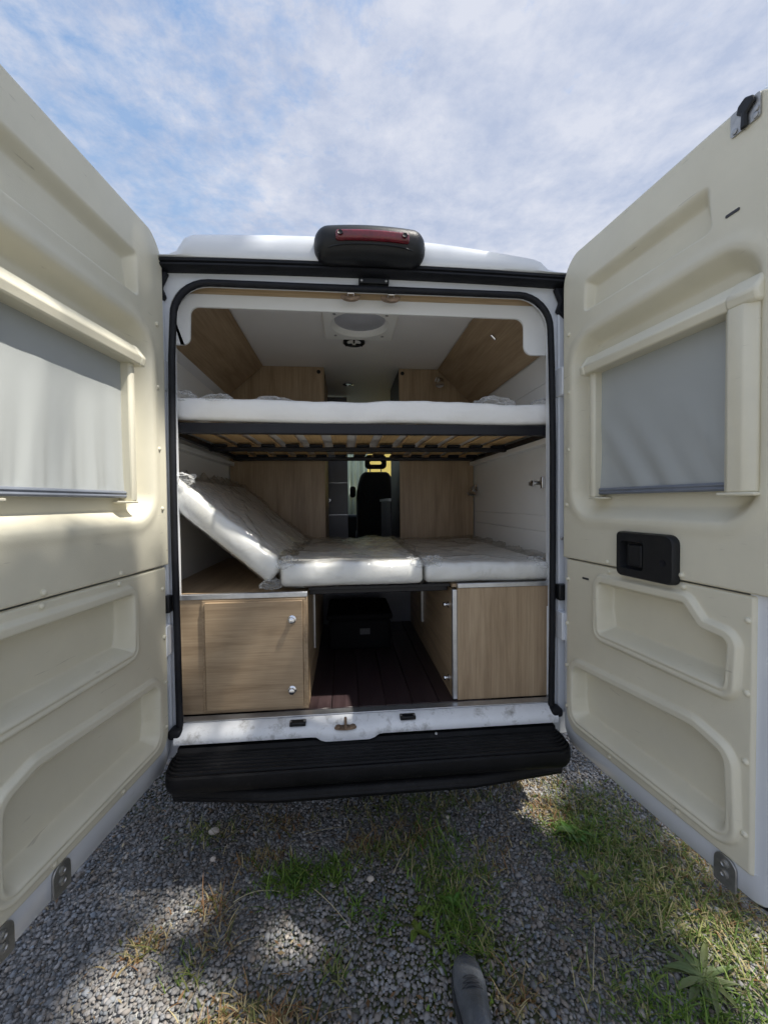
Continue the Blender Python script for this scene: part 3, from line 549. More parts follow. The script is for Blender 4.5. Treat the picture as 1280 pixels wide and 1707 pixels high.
# slanted panels between wall and ceiling
for s, xw, zw, xc in ((-1, XL + 0.007, 2.252, -0.70), (1, XR - 0.007, 2.20, 0.60)):
    d = Vector((xc - xw, 0, 2.469 - zw)); nrm = Vector((-d.z, 0, d.x)).normalized() * 0.012 * (1 if s > 0 else -1)
    b = MB(); b.prism([(xw, 0.128, zw), (xc, 0.128, 2.469), (xc + nrm.x, 0.128, 2.469 + nrm.z), (xw + nrm.x, 0.128, zw + nrm.z)], (0, 1.22, 0)); fix_normals(b.build('slanted_panel', M['oaky'], van))
# wall divider behind wardrobes, dark cab bulkhead sides
# ------------------------------------------------------------------ rear doors
A = math.radians(7.12)
def W(side, u, v, z):
    hx, hy = side * 0.83, -0.03
    return np.stack([hx + u * side * math.sin(A) - v * side * math.cos(A), hy - u * math.cos(A) - v * math.sin(A), z + 0 * u], -1) if isinstance(u, np.ndarray) else (hx + u * side * math.sin(A) - v * side * math.cos(A), hy - u * math.cos(A) - v * math.sin(A), z)
def sdf_poly(U, Z, P, r):
    """signed distance to polygon P shrunk by r and rounded by r"""
    P = np.array(P, float); c = P.mean(0)
    n = len(P); area = 0.5 * sum(P[i][0] * P[(i + 1) % n][1] - P[(i + 1) % n][0] * P[i][1] for i in range(n))
    if area < 0: P = P[::-1]
    Q = []
    for i in range(n):
        p0, p1, p2 = P[i - 1], P[i], P[(i + 1) % n]; e1 = (p1 - p0) / np.linalg.norm(p1 - p0); e2 = (p2 - p1) / np.linalg.norm(p2 - p1)
        n1 = np.array([-e1[1], e1[0]]); n2 = np.array([-e2[1], e2[0]]); b = n1 + n2; Q.append(p1 + b * (r / max(0.35, 1 + n1 @ n2)))
    Q = np.array(Q); d = np.full(U.shape, 1e9); ins = np.zeros(U.shape, bool)
    for i in range(n):
        a, b = Q[i], Q[(i + 1) % n]; e = b - a; wu, wz = U - a[0], Z - a[1]; t = np.clip((wu * e[0] + wz * e[1]) / (e @ e), 0, 1)
        d = np.minimum(d, np.hypot(wu - t * e[0], wz - t * e[1]))
        c1 = (a[1] <= Z) != (b[1] <= Z)
        with np.errstate(divide='ignore', invalid='ignore'): xi = a[0] + (Z - a[1]) / (b[1] - a[1] if b[1] != a[1] else 1e-9) * e[0]
        ins ^= c1 & (U < xi)
    return np.where(ins, -d, d) - r
def sstep(x): x = np.clip(x, 0, 1); return x * x * (3 - 2 * x)
def trim(side, z0, z1, u0f, u1f, hf, nu, nz, base):
    zs = np.linspace(z0, z1, nz); U = np.zeros((nz, nu)); Z = np.zeros((nz, nu)); t = np.linspace(0, 1, nu)
    for i, z in enumerate(zs):
        a, b = u0f(z), u1f(z); U[i] = a + (b - a) * t; Z[i] = z
    e = np.minimum(np.minimum(U - np.array([u0f(z) for z in zs])[:, None], np.array([u1f(z) for z in zs])[:, None] - U), np.minimum(Z - z0, z1 - Z))
    H = hf(U, Z) + base; H = H - (base + 0.001) * (1 - np.sqrt(np.clip(1 - (1 - np.clip(e / 0.006, 0, 1)) ** 2, 0, 1)))
    V = W(side, U.ravel(), H.ravel(), Z.ravel()); i = np.arange(nz * nu).reshape(nz, nu)
    F = np.stack([i[:-1, :-1], i[:-1, 1:], i[1:, 1:], i[1:, :-1]], -1).reshape(-1, 4)
    if side < 0: F = F[:, ::-1]
    return V, F[:, ::-1] if side < 0 else F[:, ::-1]
def corner(z, zt, r):     # inset of a rounded corner whose top edge is zt
    d = z - (zt - r); return 0 if d <= 0 else r - math.sqrt(max(0, r * r - d * d))
rivet_mesh = None
def rivets(side, pts, door):
    global rivet_mesh
    for (u, z, v) in pts:
        b = MB(); c = W(side, u, v, z); n = Vector(W(side, 0, 1, 0)) - Vector(W(side, 0, 0, 0))
        if rivet_mesh is None or rivet_mesh.get(side) is None:
            b.lathe([(0.0085, -0.001), (0.0085, 0.003), (0.006, 0.006), (0.002, 0.0072)], c, n, 10); r_ = auto(b.build('rivet', M['cream'], door, origin=c), 60)
            rivet_mesh = rivet_mesh or {}; rivet_mesh[side] = r_
        else: part_copy(rivet_mesh[side], c, door)
def door(side):
    uh = -0.035 if side < 0 else -0.005          # hinge edge
    ue, zb, zt = 0.80, (0.412 if side < 0 else 0.425), (2.508 if side < 0 else 2.480)
    # shell: bevelled slab + bigger outer skin
    def slab(P, v0, v1, b): 
        n = len(P); Vv = [W(side, p[0], v0, p[1]) for p in P] + [W(side, p[0], v1, p[1]) for p in P]
        return b.add(Vv, [tuple(range(n)), tuple(range(2 * n - 1, n - 1, -1))] + [(i, n + i, n + (i + 1) % n, (i + 1) % n) for i in range(n)])
    Po = rrect(uh, ue, zb, zt, (0.075, 0.06, 0.065, 0.115), 10); Pi = rrect(uh + 0.024, 0.7865, 0.501, zt - 0.022, (0.06, 0.05, 0.05, 0.10), 10); n = len(Po)
    Vv = []
    for (P_, v) in ((Po, -0.078), (Po, -0.006), ([(0.375 + (p[0] - 0.375) * 0.986, 1.45 + (p[1] - 1.45) * 0.995) for p in Po], 0.0), (Pi, 0.0), (Pi, -0.058)): Vv += [W(side, p[0], v, p[1]) for p in P_]
    Ff = [(a_ * n + i, a_ * n + (i + 1) % n, (a_ + 1) * n + (i + 1) % n, (a_ + 1) * n + i) for a_ in range(4) for i in range(n)] + [tuple(range(n)), tuple(range(5 * n - 1, 4 * n - 1, -1))]
    d = auto(fix_normals(obj('rear_door', Vv, Ff, M['white'], van)), 50)
    d['label'] = 'right rear door swung open, cream lining with black handle' if side > 0 else 'left rear door swung open, cream lining partly in sun'
    b = MB(); slab(rrect(0.735, 0.7862, 0.503, 1.232, 0.004, 2), -0.05, -0.001, b); fix_normals(b.build('door_frame', M['white'], d))
    b = MB(); slab(rrect(uh - 0.012, ue + 0.014, zb - 0.012, zt + 0.008, (0.08, 0.07, 0.07, 0.12), 10), -0.098, -0.0785, b); bevel(fix_normals(b.build('outer_skin', M['white'], d)), 0.006, 2, 50)
    P = rrect(uh + 0.004, ue - 0.004, zb - 0.016, zt, (0.08, 0.06, 0.06, 0.115), 10); P = P[38:] + P[:22]
    b = MB(); b.tube([W(side, p[0], -0.040, p[1] + 0.006) for p in P], 0.016, 8); auto(b.build('edge_seal', M['rubber'], d), 60)
    # upper trim
    dzl = 0.03 if side < 0 else 0.0; uR = 0.72 if side < 0 else 0.635
    def hU(U, Z):
        h = np.zeros_like(U)
        s1 = sdf_poly(U, Z, [(0.128, 2.205), (uR, 2.198), (uR - 0.003, 2.335 + dzl), (0.128, 2.332 + dzl)], 0.022)
        wv = 0.014 + 0.034 * np.clip((Z - 2.2) / 0.12, 0, 1); h -= 0.034 * sstep(-s1 / wv)
        s2 = sdf_poly(U, Z, [(0.058, 1.395), (0.768, 1.395), (0.768, 2.128), (0.058, 2.118)], 0.115); h -= 0.052 * sstep(-s2 / 0.052)
        h += 0.004 * np.exp(-((s2 - 0.012) / 0.02) ** 2)
        h += 0.0008 * fbm(np.stack([U * 5, Z * 5, 0 * U + side], -1), 9, 2)
        return h
    V, F = trim(side, 1.222, zt - 0.010, lambda z: uh + 0.006 + corner(z, zt - 0.010, 0.11), lambda z: ue - 0.010 - corner(z, zt - 0.010, 0.06), hU, 200, 310, 0.012)
    obj('upper_lining', V, F, M['cream'], d, smooth=True)
    # lower trim
    if side > 0: p1 = [(0.205, 0.945), (0.705, 0.940), (0.712, 1.105), (0.625, 1.118), (0.575, 1.178), (0.205, 1.172)]
    else: p1 = [(0.195, 0.940), (0.735, 0.935), (0.735, 1.175), (0.195, 1.175)]
    p2 = [(0.060, 0.545), (0.715, 0.540), (0.705, 0.79), (0.60, 0.825), (0.060, 0.80)]
    def hL(U, Z):
        h = np.zeros_like(U)
        for (p, r) in ((p1, 0.035), (p2, 0.055)):
            s = sdf_poly(U, Z, p, r); zlo = min(q[1] for q in p); low = np.clip(1 - (Z - zlo) / 0.11, 0, 1)
            h += 0.0155 * sstep((0.018 - s) / 0.012); h -= 0.060 * sstep(-(s + 0.012) / (0.026 + 0.026 * low))
            h += low * (-0.0045 * np.exp(-((s + 0.007) / 0.0035) ** 2))
        return h + 0.0008 * fbm(np.stack([U * 5, Z * 5, 0 * U + side], -1), 19, 2)
    V, F = trim(side, 0.496, 1.2185, lambda z: uh + 0.027 + corner(1.0 - z, 1.0 - 0.496, 0.075), lambda z: 0.752, hL, 230, 220, 0.010)
    obj('lower_lining', V, F, M['cream'], d, smooth=True)
    # blind: cassette, side channels, cloth, end bar
    def prof_u(u0, u1, pr, name, parent=d, m=M['cream'], wob=None):
        n = len(pr); us = np.linspace(u0, u1, 3); Vv = [W(side, float(u), v, z) for u in us for (v, z) in pr]
        Ff = [(i * n + j, i * n + (j + 1) % n, (i + 1) * n + (j + 1) % n, (i + 1) * n + j) for i in range(2) for j in range(n)] + [tuple(range(n)), tuple(range(3 * n - 1, 2 * n - 1, -1))]
        return fix_normals(obj(name, Vv, Ff, m, parent))
    cas = [(-0.038, 1.955), (0.030, 1.955), (0.037, 1.983), (0.006, 2.024), (-0.038, 2.030)]
    cs = bevel(prof_u(0.150, 0.758, cas, 'blind_cassette'), 0.0045, 2, 20)
    cap = [(v * 1.06 + 0.001, 1.993 + (z - 1.993) * 1.07) for (v, z) in cas]
    bevel(prof_u(0.135, 0.158, cap, 'cassette_cap', cs), 0.005, 2, 20); bevel(prof_u(0.690, 0.768, cap, 'cassette_cap', cs), 0.008, 2, 20)
    def chan(u0, u1, v1, z0, z1):
        b = MB(); P = [(u0, -0.038), (u1, -0.038), (u1, v1 * 0.5), (u1 - 0.3 * (u1 - u0), v1), (u0 + 0.25 * (u1 - u0), v1), (u0, v1 * 0.4)]
        b.add([W(side, p[0], p[1], z) for z in (z0, z1) for p in P], [tuple(range(6)), tuple(range(11, 5, -1))] + [(i, (i + 1) % 6, 6 + (i + 1) % 6, 6 + i) for i in range(6)])
        return bevel(fix_normals(b.build('blind_channel', M['cream'], d)), 0.004, 2, 20)
    chan(0.155, 0.186, 0.012, 1.478, 1.957); chan(0.676, 0.760, 0.034, 1.483, 1.957)
    b = MB(); bevel(prof_u(0.155, 0.225, [(-0.035, 1.470), (0.012, 1.470), (0.012, 1.478), (-0.035, 1.478)], 'channel_foot'), 0.003); bevel(prof_u(0.672, 0.766, [(-0.035, 1.474), (0.036, 1.474), (0.036, 1.483), (-0.035, 1.483)], 'channel_foot'), 0.003)
    nu, nz = 90, 60; U, Z = np.meshgrid(np.linspace(0.182, 0.680, nu), np.linspace(1.508, 1.962, nz)); q = (1.962 - Z) / 0.454
    f_ = (U - 0.18) / 0.5
    if side < 0: ph = f_ * 4.6 + 0.7 * (1 - q) * (f_ - 0.45); H = 0.0062 * np.clip(q * 1.25 - 0.2, 0, 1) ** 1.2 * (np.sin(ph * 6.283) * (0.35 + 0.65 * np.abs(np.sin(f_ * 5.0 + 0.6))) + 0.35 * np.sin(ph * 14.7 + 1.0) * q ** 2)
    else: ph = f_ * 3.2 - 1.9 * q; H = 0.0048 * np.clip(q * 1.5 - 0.25, 0, 1) ** 1.3 * (np.sin(ph * 6.283) * np.clip(1.1 - f_, 0, 1) + 0.5 * np.sin(ph * 9.1 + 0.7) * np.clip(q, 0, 1))
    H = H + 0.0010 * fbm(np.stack([U * 9, Z * 3, 0 * U], -1), 33, 2) - 0.022
    V = W(side, U.ravel(), H.ravel(), Z.ravel()); i = np.arange(nu * nz).reshape(nz, nu); F = np.stack([i[:-1, :-1], i[:-1, 1:], i[1:, 1:], i[1:, :-1]], -1).reshape(-1, 4)
    obj('blind_cloth', V, F, M['blind'], d, smooth=True)
    eb = bevel(prof_u(0.186, 0.676, [(-0.030, 1.488), (-0.012, 1.488), (-0.008, 1.494), (-0.012, 1.500), (-0.008, 1.505), (-0.012, 1.512), (-0.030, 1.512)], 'blind_end_bar', d, M['bluegrey']), 0.0015)
    # rivets
    base_u, base_l = 0.012, 0.010
    pts = [(0.040, 2.155, base_u), (0.042, 1.915, base_u), (0.042, 1.678, base_u), (0.028, 1.448, base_u), (0.258, 1.238, base_u), (0.555, 1.240, base_u), (0.266, 1.204, base_l), (0.560, 1.206, base_l),
           (0.034, 1.135, base_l), (0.030, 0.945, base_l), (0.028, 0.765, base_l), (0.030, 0.590, base_l), (0.270, 0.515, base_l), (0.545, 0.515, base_l), (0.738, 1.155, base_l), (0.737, 0.967, base_l), (0.736, 0.787, base_l), (0.735, 0.596, base_l)]
    if side < 0: pts = [(u - 0.018 if u < 0.1 else u, z, v) for (u, z, v) in pts]
    rivets(side, pts, d)
    # bottom brackets
    for u in ((0.515, 0.685) if side < 0 else (0.683,)):
        P = [(u + x, 0.432 + z) for (x, z) in rrect(-0.030, 0.030, -0.022, 0.062, (0.006, 0.006, 0.026, 0.026), 6)]; n = len(P)
        b = MB(); b.add([W(side, p[0], v, p[1]) for v in (0.0, 0.007) for p in P], [tuple(range(n)), tuple(range(2 * n - 1, n - 1, -1))] + [(i, (i + 1) % n, n + (i + 1) % n, n + i) for i in range(n)])
        br = bevel(fix_normals(b.build('guide_bracket', M['steel'], d)), 0.002); nv = Vector(W(side, 0, 1, 0)) - Vector(W(side, 0, 0, 0))
        for dz in (0.012, 0.040):
            b = MB(); b.lathe([(0.012, 0), (0.012, 0.003), (0.007, 0.005), (0.005, 0.002)], W(side, u, 0.007, 0.432 + dz), nv, 12); auto(b.build('screw', M['steel'], br))
    nv = Vector(W(side, 0, 1, 0)) - Vector(W(side, 0, 0, 0))
    if side > 0:
        Wk = lambda sd_, u, v, z: W(sd_, u + 0.014, v, z + 0.008); Wh = lambda sd_, u, v, z: W(sd_, u + 0.014, v, z + 0.010)
        # handle
        P = rrect(0.308, 0.535, 1.196, 1.350, (0.02, 0.022, 0.03, 0.012), 6); n = len(P); cu, cz = 0.42, 1.272
        Vv = []; 
        for (v, k) in ((0.010, 1.0), (0.030, 0.985), (0.036, 0.95)): Vv += [Wk(side, cu + (p[0] - cu) * k, v, cz + (p[1] - cz) * k) for p in P]
        Q = rrect(0.330, 0.425, 1.225, 1.318, 0.010, 6)
        Vv += [Wk(side, p[0], 0.036, p[1]) for p in Q] + [Wk(side, 0.3775 + (p[0] - 0.3775) * 0.9, 0.014, cz + (p[1] - cz) * 0.9) for p in Q]
        Ff = []
        for a_ in range(4):
            Ff += [(a_ * n + i, a_ * n + (i + 1) % n, (a_ + 1) * n + (i + 1) % n, (a_ + 1) * n + i) for i in range(n)]
        Ff.append(tuple(range(4 * n, 5 * n)))
        hd = auto(fix_normals(obj('door_handle', Vv, Ff, M['black'], d)), 35)
        b = MB(); Lv = [(0.352, 0.016), (0.415, 0.022), (0.415, 0.032), (0.356, 0.030)]
        b.add([Wk(side, p[0], p[1], z) for z in (1.235, 1.308) for p in Lv], [(0, 1, 2, 3), (7, 6, 5, 4), (0, 4, 5, 1), (1, 5, 6, 2), (2, 6, 7, 3), (3, 7, 4, 0)]); bevel(fix_normals(b.build('pull_lever', M['black'], hd)), 0.004)
        b = MB(); b.lathe([(0.011, 0), (0.011, 0.002), (0.004, 0.0005)], Wk(side, 0.497, 0.036, 1.262), nv, 14); b.build('keyhole', M['rubber'], hd)
        # top latch
        b = MB(); P = rrect(0.672, 0.742, 2.392, 2.452, 0.006, 4); n = len(P); b.add([Wh(side, p[0], v, p[1]) for v in (0.010, 0.017) for p in P], [tuple(range(n)), tuple(range(2 * n - 1, n - 1, -1))] + [(i, (i + 1) % n, n + (i + 1) % n, n + i) for i in range(n)])
        lt = fix_normals(b.build('latch', M['steel'], d)); b = MB(); P = [(0.700, 2.388), (0.717, 2.388), (0.715, 2.42), (0.734, 2.436), (0.730, 2.452), (0.712, 2.462), (0.694, 2.452), (0.690, 2.434), (0.702, 2.424)]; n = 9
        b.add([Wh(side, p[0], v, p[1]) for v in (0.017, 0.026) for p in P], [tuple(range(n)), tuple(range(2 * n - 1, n - 1, -1))] + [(i, (i + 1) % n, n + (i + 1) % n, n + i) for i in range(n)]); bevel(fix_normals(b.build('latch_pawl', M['black'], lt)), 0.005)
        for (u, z) in ((0.683, 2.402), (0.733, 2.415), (0.732, 2.400)): b = MB(); b.lathe([(0.007, 0), (0.007, 0.003), (0.003, 0.004)], Wh(side, u, 0.017, z), nv, 10); b.build('screw', M['steel'], lt)
        b = MB(); V, F = rbox((0, 0, 0), (0.014, 0.012, 0.008), 0.005, (1, 1, 1)); cc = np.array(W(side, 0.775, -0.05, 2.488)); obj('rubber_stop', V + cc, F, M['rubber'], d, smooth=True)
        for (u, z) in ((0.69, 2.212), (0.14, 1.155)):   # scuffs in the lining: small clip slots
            b = MB(); P = rrect(u - 0.018, u + 0.018, z - 0.004, z + 0.004, 0.003, 3); n = len(P); vv = 0.0125 if z > 1.22 else 0.0105
            b.add([W(side, p[0], v, p[1]) for v in (vv - 0.002, vv + 0.001) for p in P], [tuple(range(n)), tuple(range(2 * n - 1, n - 1, -1))] + [(i, (i + 1) % n, n + (i + 1) % n, n + i) for i in range(n)]); fix_normals(b.build('clip_slot', M['label'], d))
    return d
door(-1); door(1)

# ------------------------------------------------------------------ furniture and things inside
def cyl_knob(parent, c, ax, r=0.013):
    b = MB(); b.lathe([(r * 1.35, 0), (r * 1.35, 0.003), (r * 0.75, 0.006), (r * 0.7, 0.014), (r, 0.018), (r * 0.95, 0.024), (r * 0.5, 0.026)], c, ax, 16); return auto(b.build('knob', M['chrome'], parent), 40)
YF = 0.076
# left cabinet
cb = thing('storage_cabinet', (-0.6, 0.5, 0.57), 'oak storage cabinet with framed hatch and two chrome knobs, left of the gap', 'cabinet', 'storage cabinets under the lower bed')
bevel(MB().box(XL + 0.008, -0.278, YF, YF + 0.018, 0.571, 1.060).build('front_panel', M['oakx'], cb), 0.0015)
bevel(MB().box(-0.296, -0.278, YF + 0.0185, 1.30, 0.571, 1.078).build('side_panel', M['oaky'], cb), 0.0015)
bevel(MB().box(XL + 0.008, -0.297, YF + 0.019, 1.30, 1.0605, 1.078).build('top_panel', M['oaky'], cb), 0.0015)
bevel(MB().box(XL + 0.008, -0.2775, YF - 0.004, YF + 0.0185, 1.0605, 1.0825).build('edge_strip', M['alu'], cb), 0.002)
hd = bevel(MB().box(-0.704, -0.297, YF - 0.014, YF - 0.0005, 0.588, 1.048).build('hatch', M['oakx'], cb), 0.003)
b = MB(); x0, x1, z0, z1 = -0.716, -0.288, 0.578, 1.056
for (p, q, r_, s_) in ((x0, x1, z1 - 0.009, z1), (x0, x1, z0, z0 + 0.009), (x0, x0 + 0.010, z0 + 0.0092, z1 - 0.0092), (x1 - 0.008, x1, z0 + 0.0092, z1 - 0.0092)): b.box(p, q, YF - 0.006, YF - 0.0003, r_, s_)
bevel(b.build('hatch_frame', M['oakx'], cb), 0.001, 1)
cyl_knob(hd, (-0.342, YF - 0.014, 0.968), (0, -1, 0)); cyl_knob(hd, (-0.345, YF - 0.014, 0.664), (0, -1, 0))
bevel(MB().box(-0.2778, -0.268, 0.40, 0.415, 0.72, 1.05).build('edge_profile', M['alu'], cb), 0.002)
# right cabinet
cb = thing('storage_cabinet', (0.6, 0.5, 0.57), 'plain oak storage cabinet with pale edge strip, right of the gap', 'cabinet', 'storage cabinets under the lower bed')
bevel(MB().box(0.384, XR - 0.008, YF, YF + 0.018, 0.571, 1.078).build('front_panel', M['oakz'], cb), 0.0015)
bevel(MB().box(0.366, 0.383, YF + 0.022, 0.80, 0.571, 1.070).build('side_panel', M['oaky'], cb), 0.0015)
bevel(MB().box(0.366, 0.383, 0.803, 1.30, 0.571, 1.070).build('side_panel', M['oaky'], cb), 0.0015)
bevel(MB().box(0.362, 0.3835, YF - 0.002, YF + 0.021, 0.576, 1.072).build('edge_profile', M['alu'], cb), 0.003)
bevel(MB().box(0.352, 0.3655, 0.79, 0.805, 0.72, 1.06).build('edge_profile', M['alu'], cb), 0.002)
bevel(MB().box(0.366, XR - 0.008, YF + 0.020, 1.30, 1.0785, 1.094).build('top_panel', M['oaky'], cb), 0.0015)
bevel(MB().box(0.3855, XR - 0.008, YF - 0.004, YF + 0.019, 1.0785, 1.0985).build('edge_strip', M['alu'], cb), 0.002)
for z in (0.985, 0.64): cyl_knob(cb, (0.366, 0.16, z), (-1, 0, 0), 0.011)
bevel(MB().box(XR - 0.085, XR - 0.077, YF - 0.004, YF - 0.0005, 0.575, 0.985).build('corner_strip', M['liner'], cb), 0.001)
# dark bed base across the gap
bb = thing('bed_base', (0.05, 0.6, 1.05), 'black board bridging the gap beneath the middle mattress', 'bed base')
bevel(MB().box(-0.276, 0.36, 0.115, 1.30, 1.078, 1.094).build('board', M['blackmetal'], bb), 0.002)
bevel(MB().box(-0.276, 0.36, 0.150, 0.172, 1.052, 1.0775).build('front_rail', M['blackmetal'], bb), 0.004)
bevel(MB().box(-0.276, 0.36, 0.98, 1.005, 1.03, 1.0775).build('cross_rail', M['blackmetal'], bb), 0.004)
# things in the gap
bx = thing('storage_box', (-0.05, 0.9, 0.57), 'dark plastic box with grey label deep in the gap under the bed', 'box')
V, F = rbox((-0.03, 0.95, 0.665), (0.19, 0.20, 0.094), 0.03, (2, 2, 2)); obj('tub', V, F, M['box'], bx, smooth=True)
V, F = rbox((-0.03, 0.95, 0.775), (0.20, 0.21, 0.018), 0.015, (2, 2, 1)); obj('lid', V, F, M['box'], bx, smooth=True)
MB().box(-0.03, 0.03, 0.744, 0.749, 0.67, 0.705).build('label_plate', M['label'], bx)
bp = MB().box(-0.93, 0.87, 1.32, 1.338, 0.571, 1.09).build('gap_back_panel', M['greydoor'], van)
# wardrobes
YW = 1.37
def wardrobe(x0, x1, lab, knobx):
    t = thing('wardrobe', ((x0 + x1) / 2, YW + 0.3, 0.57), lab, 'wardrobe', 'tall wardrobes beyond the beds')
    bevel(MB().box(x0, x1, YW, YW + 0.018, 0.571, 2.468).build('front_panel', M['oakz'], t), 0.0015)
    inner = x1 if x1 < 0 else x0
    bevel(MB().box(min(inner, inner + (-0.018 if x1 < 0 else 0.018)), max(inner, inner + (-0.018 if x1 < 0 else 0.018)), YW + 0.0185, YW + 0.6, 0.571, 2.468).build('side_panel', M['oakz'] if x1 < 0 else M['blackmetal'], t), 0.0015)
    b = MB(); b.lathe([(0.014, 0), (0.014, 0.006), (0.008, 0.010)], (knobx, YW, 2.432), (0, -1, 0), 14); auto(b.build('push_lock', M['black'], t))
wardrobe(-0.94, -0.256, 'oak wardrobe front on the left, beyond the tilted mattress', -0.295)
wardrobe(0.302, 0.872, 'oak wardrobe front on the right, beyond the flat mattress', 0.327)
# upper bed frame
bf = thing('bunk_frame', (0, 0.65, 1.75), 'black steel bunk frame with bare wooden slats under the upper mattress', 'bed frame')
bevel(MB().box(XL + 0.01, XR - 0.01, 0.105, 0.135, 1.766, 1.812).build('front_rail', M['blackmetal'], bf), 0.004)
bevel(MB().box(-0.845, 0.825, 0.60, 0.63, 1.752, 1.776).build('cross_rail', M['blackmetal'], bf), 0.004)
bevel(MB().box(-0.85, 0.79, 1.10, 1.13, 1.752, 1.776).build('cross_rail', M['blackmetal'], bf), 0.004)
for xx in (-0.862, 0.822): bevel(MB().box(xx, xx + 0.03, 0.1355, 1.30, 1.764, 1.790).build('side_rail', M['blackmetal'], bf), 0.004)
for i in range(13):
    x = -0.79 + i * 0.1305
    b = MB(); ys = np.linspace(0.137, 1.29, 9); w2 = 0.040
    V = []
    for yv in ys:
        zc = 1.792 + 0.008 * math.sin((yv - 0.137) / 1.153 * math.pi); V += [(x - w2, yv, zc), (x + w2, yv, zc), (x + w2, yv, zc + 0.008), (x - w2, yv, zc + 0.008)]
    Fq = [(k * 4 + j, k * 4 + (j + 1) % 4, (k + 1) * 4 + (j + 1) % 4, (k + 1) * 4 + j) for k in range(8) for j in range(4)] + [(0, 1, 2, 3), (35, 34, 33, 32)]
    auto(fix_normals(obj('slat', V, Fq, M['slat'], bf)))
    for yr in (0.615, 1.115):
        bevel(MB().box(x - 0.036, x + 0.036, yr - 0.022, yr + 0.022, 1.7765, 1.791).build('slat_holder', M['rubber'], bf), 0.003, 1)
for s, xx in ((-1, XL + 0.0065), (1, XR - 0.0065)):
    b = MB(); b.box(min(xx, xx - s * 0.05), max(xx, xx - s * 0.05), 0.14, 1.33, 1.735, 1.763); bevel(b.build('wall_ledge', M['liner'], bf), 0.003)

# mattresses
def film(V, F, parent, seed, amp=0.006, mask=None, name='plastic_film'):
    c = V.mean(0); n = V - c
    return None
def mattress(name, c, h, r, n, lab, cat, rot=0.0, seed=0, wav=0.004, wrap=True, bend=None, grp=None):
    c = np.array(c, float)
    V, F = rbox((0, 0, 0), h, r, n); hh = np.array(h)
    def shape(V):
        q = V / hh
        V = V.copy()
        V[:, 2] += np.where(q[:, 2] > 0, 1, 0.25) * wav * fbm(np.stack([V[:, 0] * 6, V[:, 1] * 5, 0 * V[:, 0]], 1), seed, 3)
        V[:, 1] += np.where(q[:, 1] < 0, 1, 0) * wav * 1.2 * fbm(np.stack([V[:, 0] * 9, V[:, 2] * 12, 0 * V[:, 0]], 1), seed + 5, 3)
        V[:, 1] -= np.where(q[:, 1] < -0.5, 1, 0) * 0.010 * (1 - q[:, 2] ** 2)
        if bend: V = bend(V)
        if rot: cr, sr = math.cos(rot), math.sin(rot); V = np.stack([V[:, 0] * cr - V[:, 2] * sr, V[:, 1], V[:, 0] * sr + V[:, 2] * cr], 1)
        return V + c
    t = thing(name, (c[0], c[1], (shape(V))[:, 2].min()), lab, cat, grp)
    obj('cover', shape(V), F, M['mattress'] if wrap else M['quilt'], t, smooth=True)
    if wrap:
        e = 0.006; V2, F2 = rbox((0, 0, 0), (h[0] + e, h[1] + e, h[2] + e), r, (n[0] * 4, n[1] * 4, 8))
        nn = V2 / np.linalg.norm(V2 / (hh + e), axis=1, keepdims=True) / hh; nn /= np.linalg.norm(nn, axis=1, keepdims=True)
        cr = np.clip(1 - 1.6 * np.abs(fbm(np.stack([V2[:, 0] * 6 + 2 * V2[:, 1], V2[:, 1] * 5, V2[:, 2] * 8], 1), seed + 50, 3, 0.5)), 0, 1) ** 2; top = np.clip(V2[:, 2] / h[2], 0, 1) ** 2
        edge = np.clip((np.abs(V2[:, 0]) - (h[0] - 0.06)) / 0.06, 0, 1)
        V2 = V2 + nn * ((0.0008 + 0.019 * cr * (0.07 + 0.93 * top) + 0.020 * cr * edge * (0.2 + top)))[:, None]
        obj('plastic_film', shape(V2), F2, M['film'], t, smooth=True)
    return t
mattress('mattress', (-0.080, 0.70, 1.152), (0.312, 0.61, 0.052), 0.022, (14, 22, 3), 'flat white mattress section in plastic film, in the middle of the lower bed', 'mattress', seed=3, grp='lower bed mattresses')
mattress('mattress', (0.535, 0.70, 1.146), (0.292, 0.61, 0.044), 0.022, (14, 22, 3), 'flat white mattress section in plastic film, against the right wall', 'mattress', seed=13, grp='lower bed mattresses')
mattress('mattress', (-0.640, 0.70, 1.352), (0.300, 0.61, 0.052), 0.022, (14, 22, 3), 'white plastic-wrapped mattress section leaning up at the left', 'mattress', rot=math.radians(-40.5), seed=23, grp='lower bed mattresses')
def ub(V):
    V = V.copy(); V[:, 2] += 0.018 * np.clip((-V[:, 0] - 0.45) / 0.45, 0, 1) ** 2 + 0.003 * np.sin(V[:, 0] * 8) + np.where(V[:, 2] > 0, 0.005, 0.001) * fbm(np.stack([V[:, 0] * 7, V[:, 1] * 3, 0 * V[:, 0]], 1), 77, 3); return V
mattress('mattress', (-0.03, 0.71, 1.8655), (0.90, 0.60, 0.049), 0.016, (90, 16, 6), 'long white mattress on the upper bunk', 'mattress', seed=33, wav=0.003, wrap=False, bend=ub)
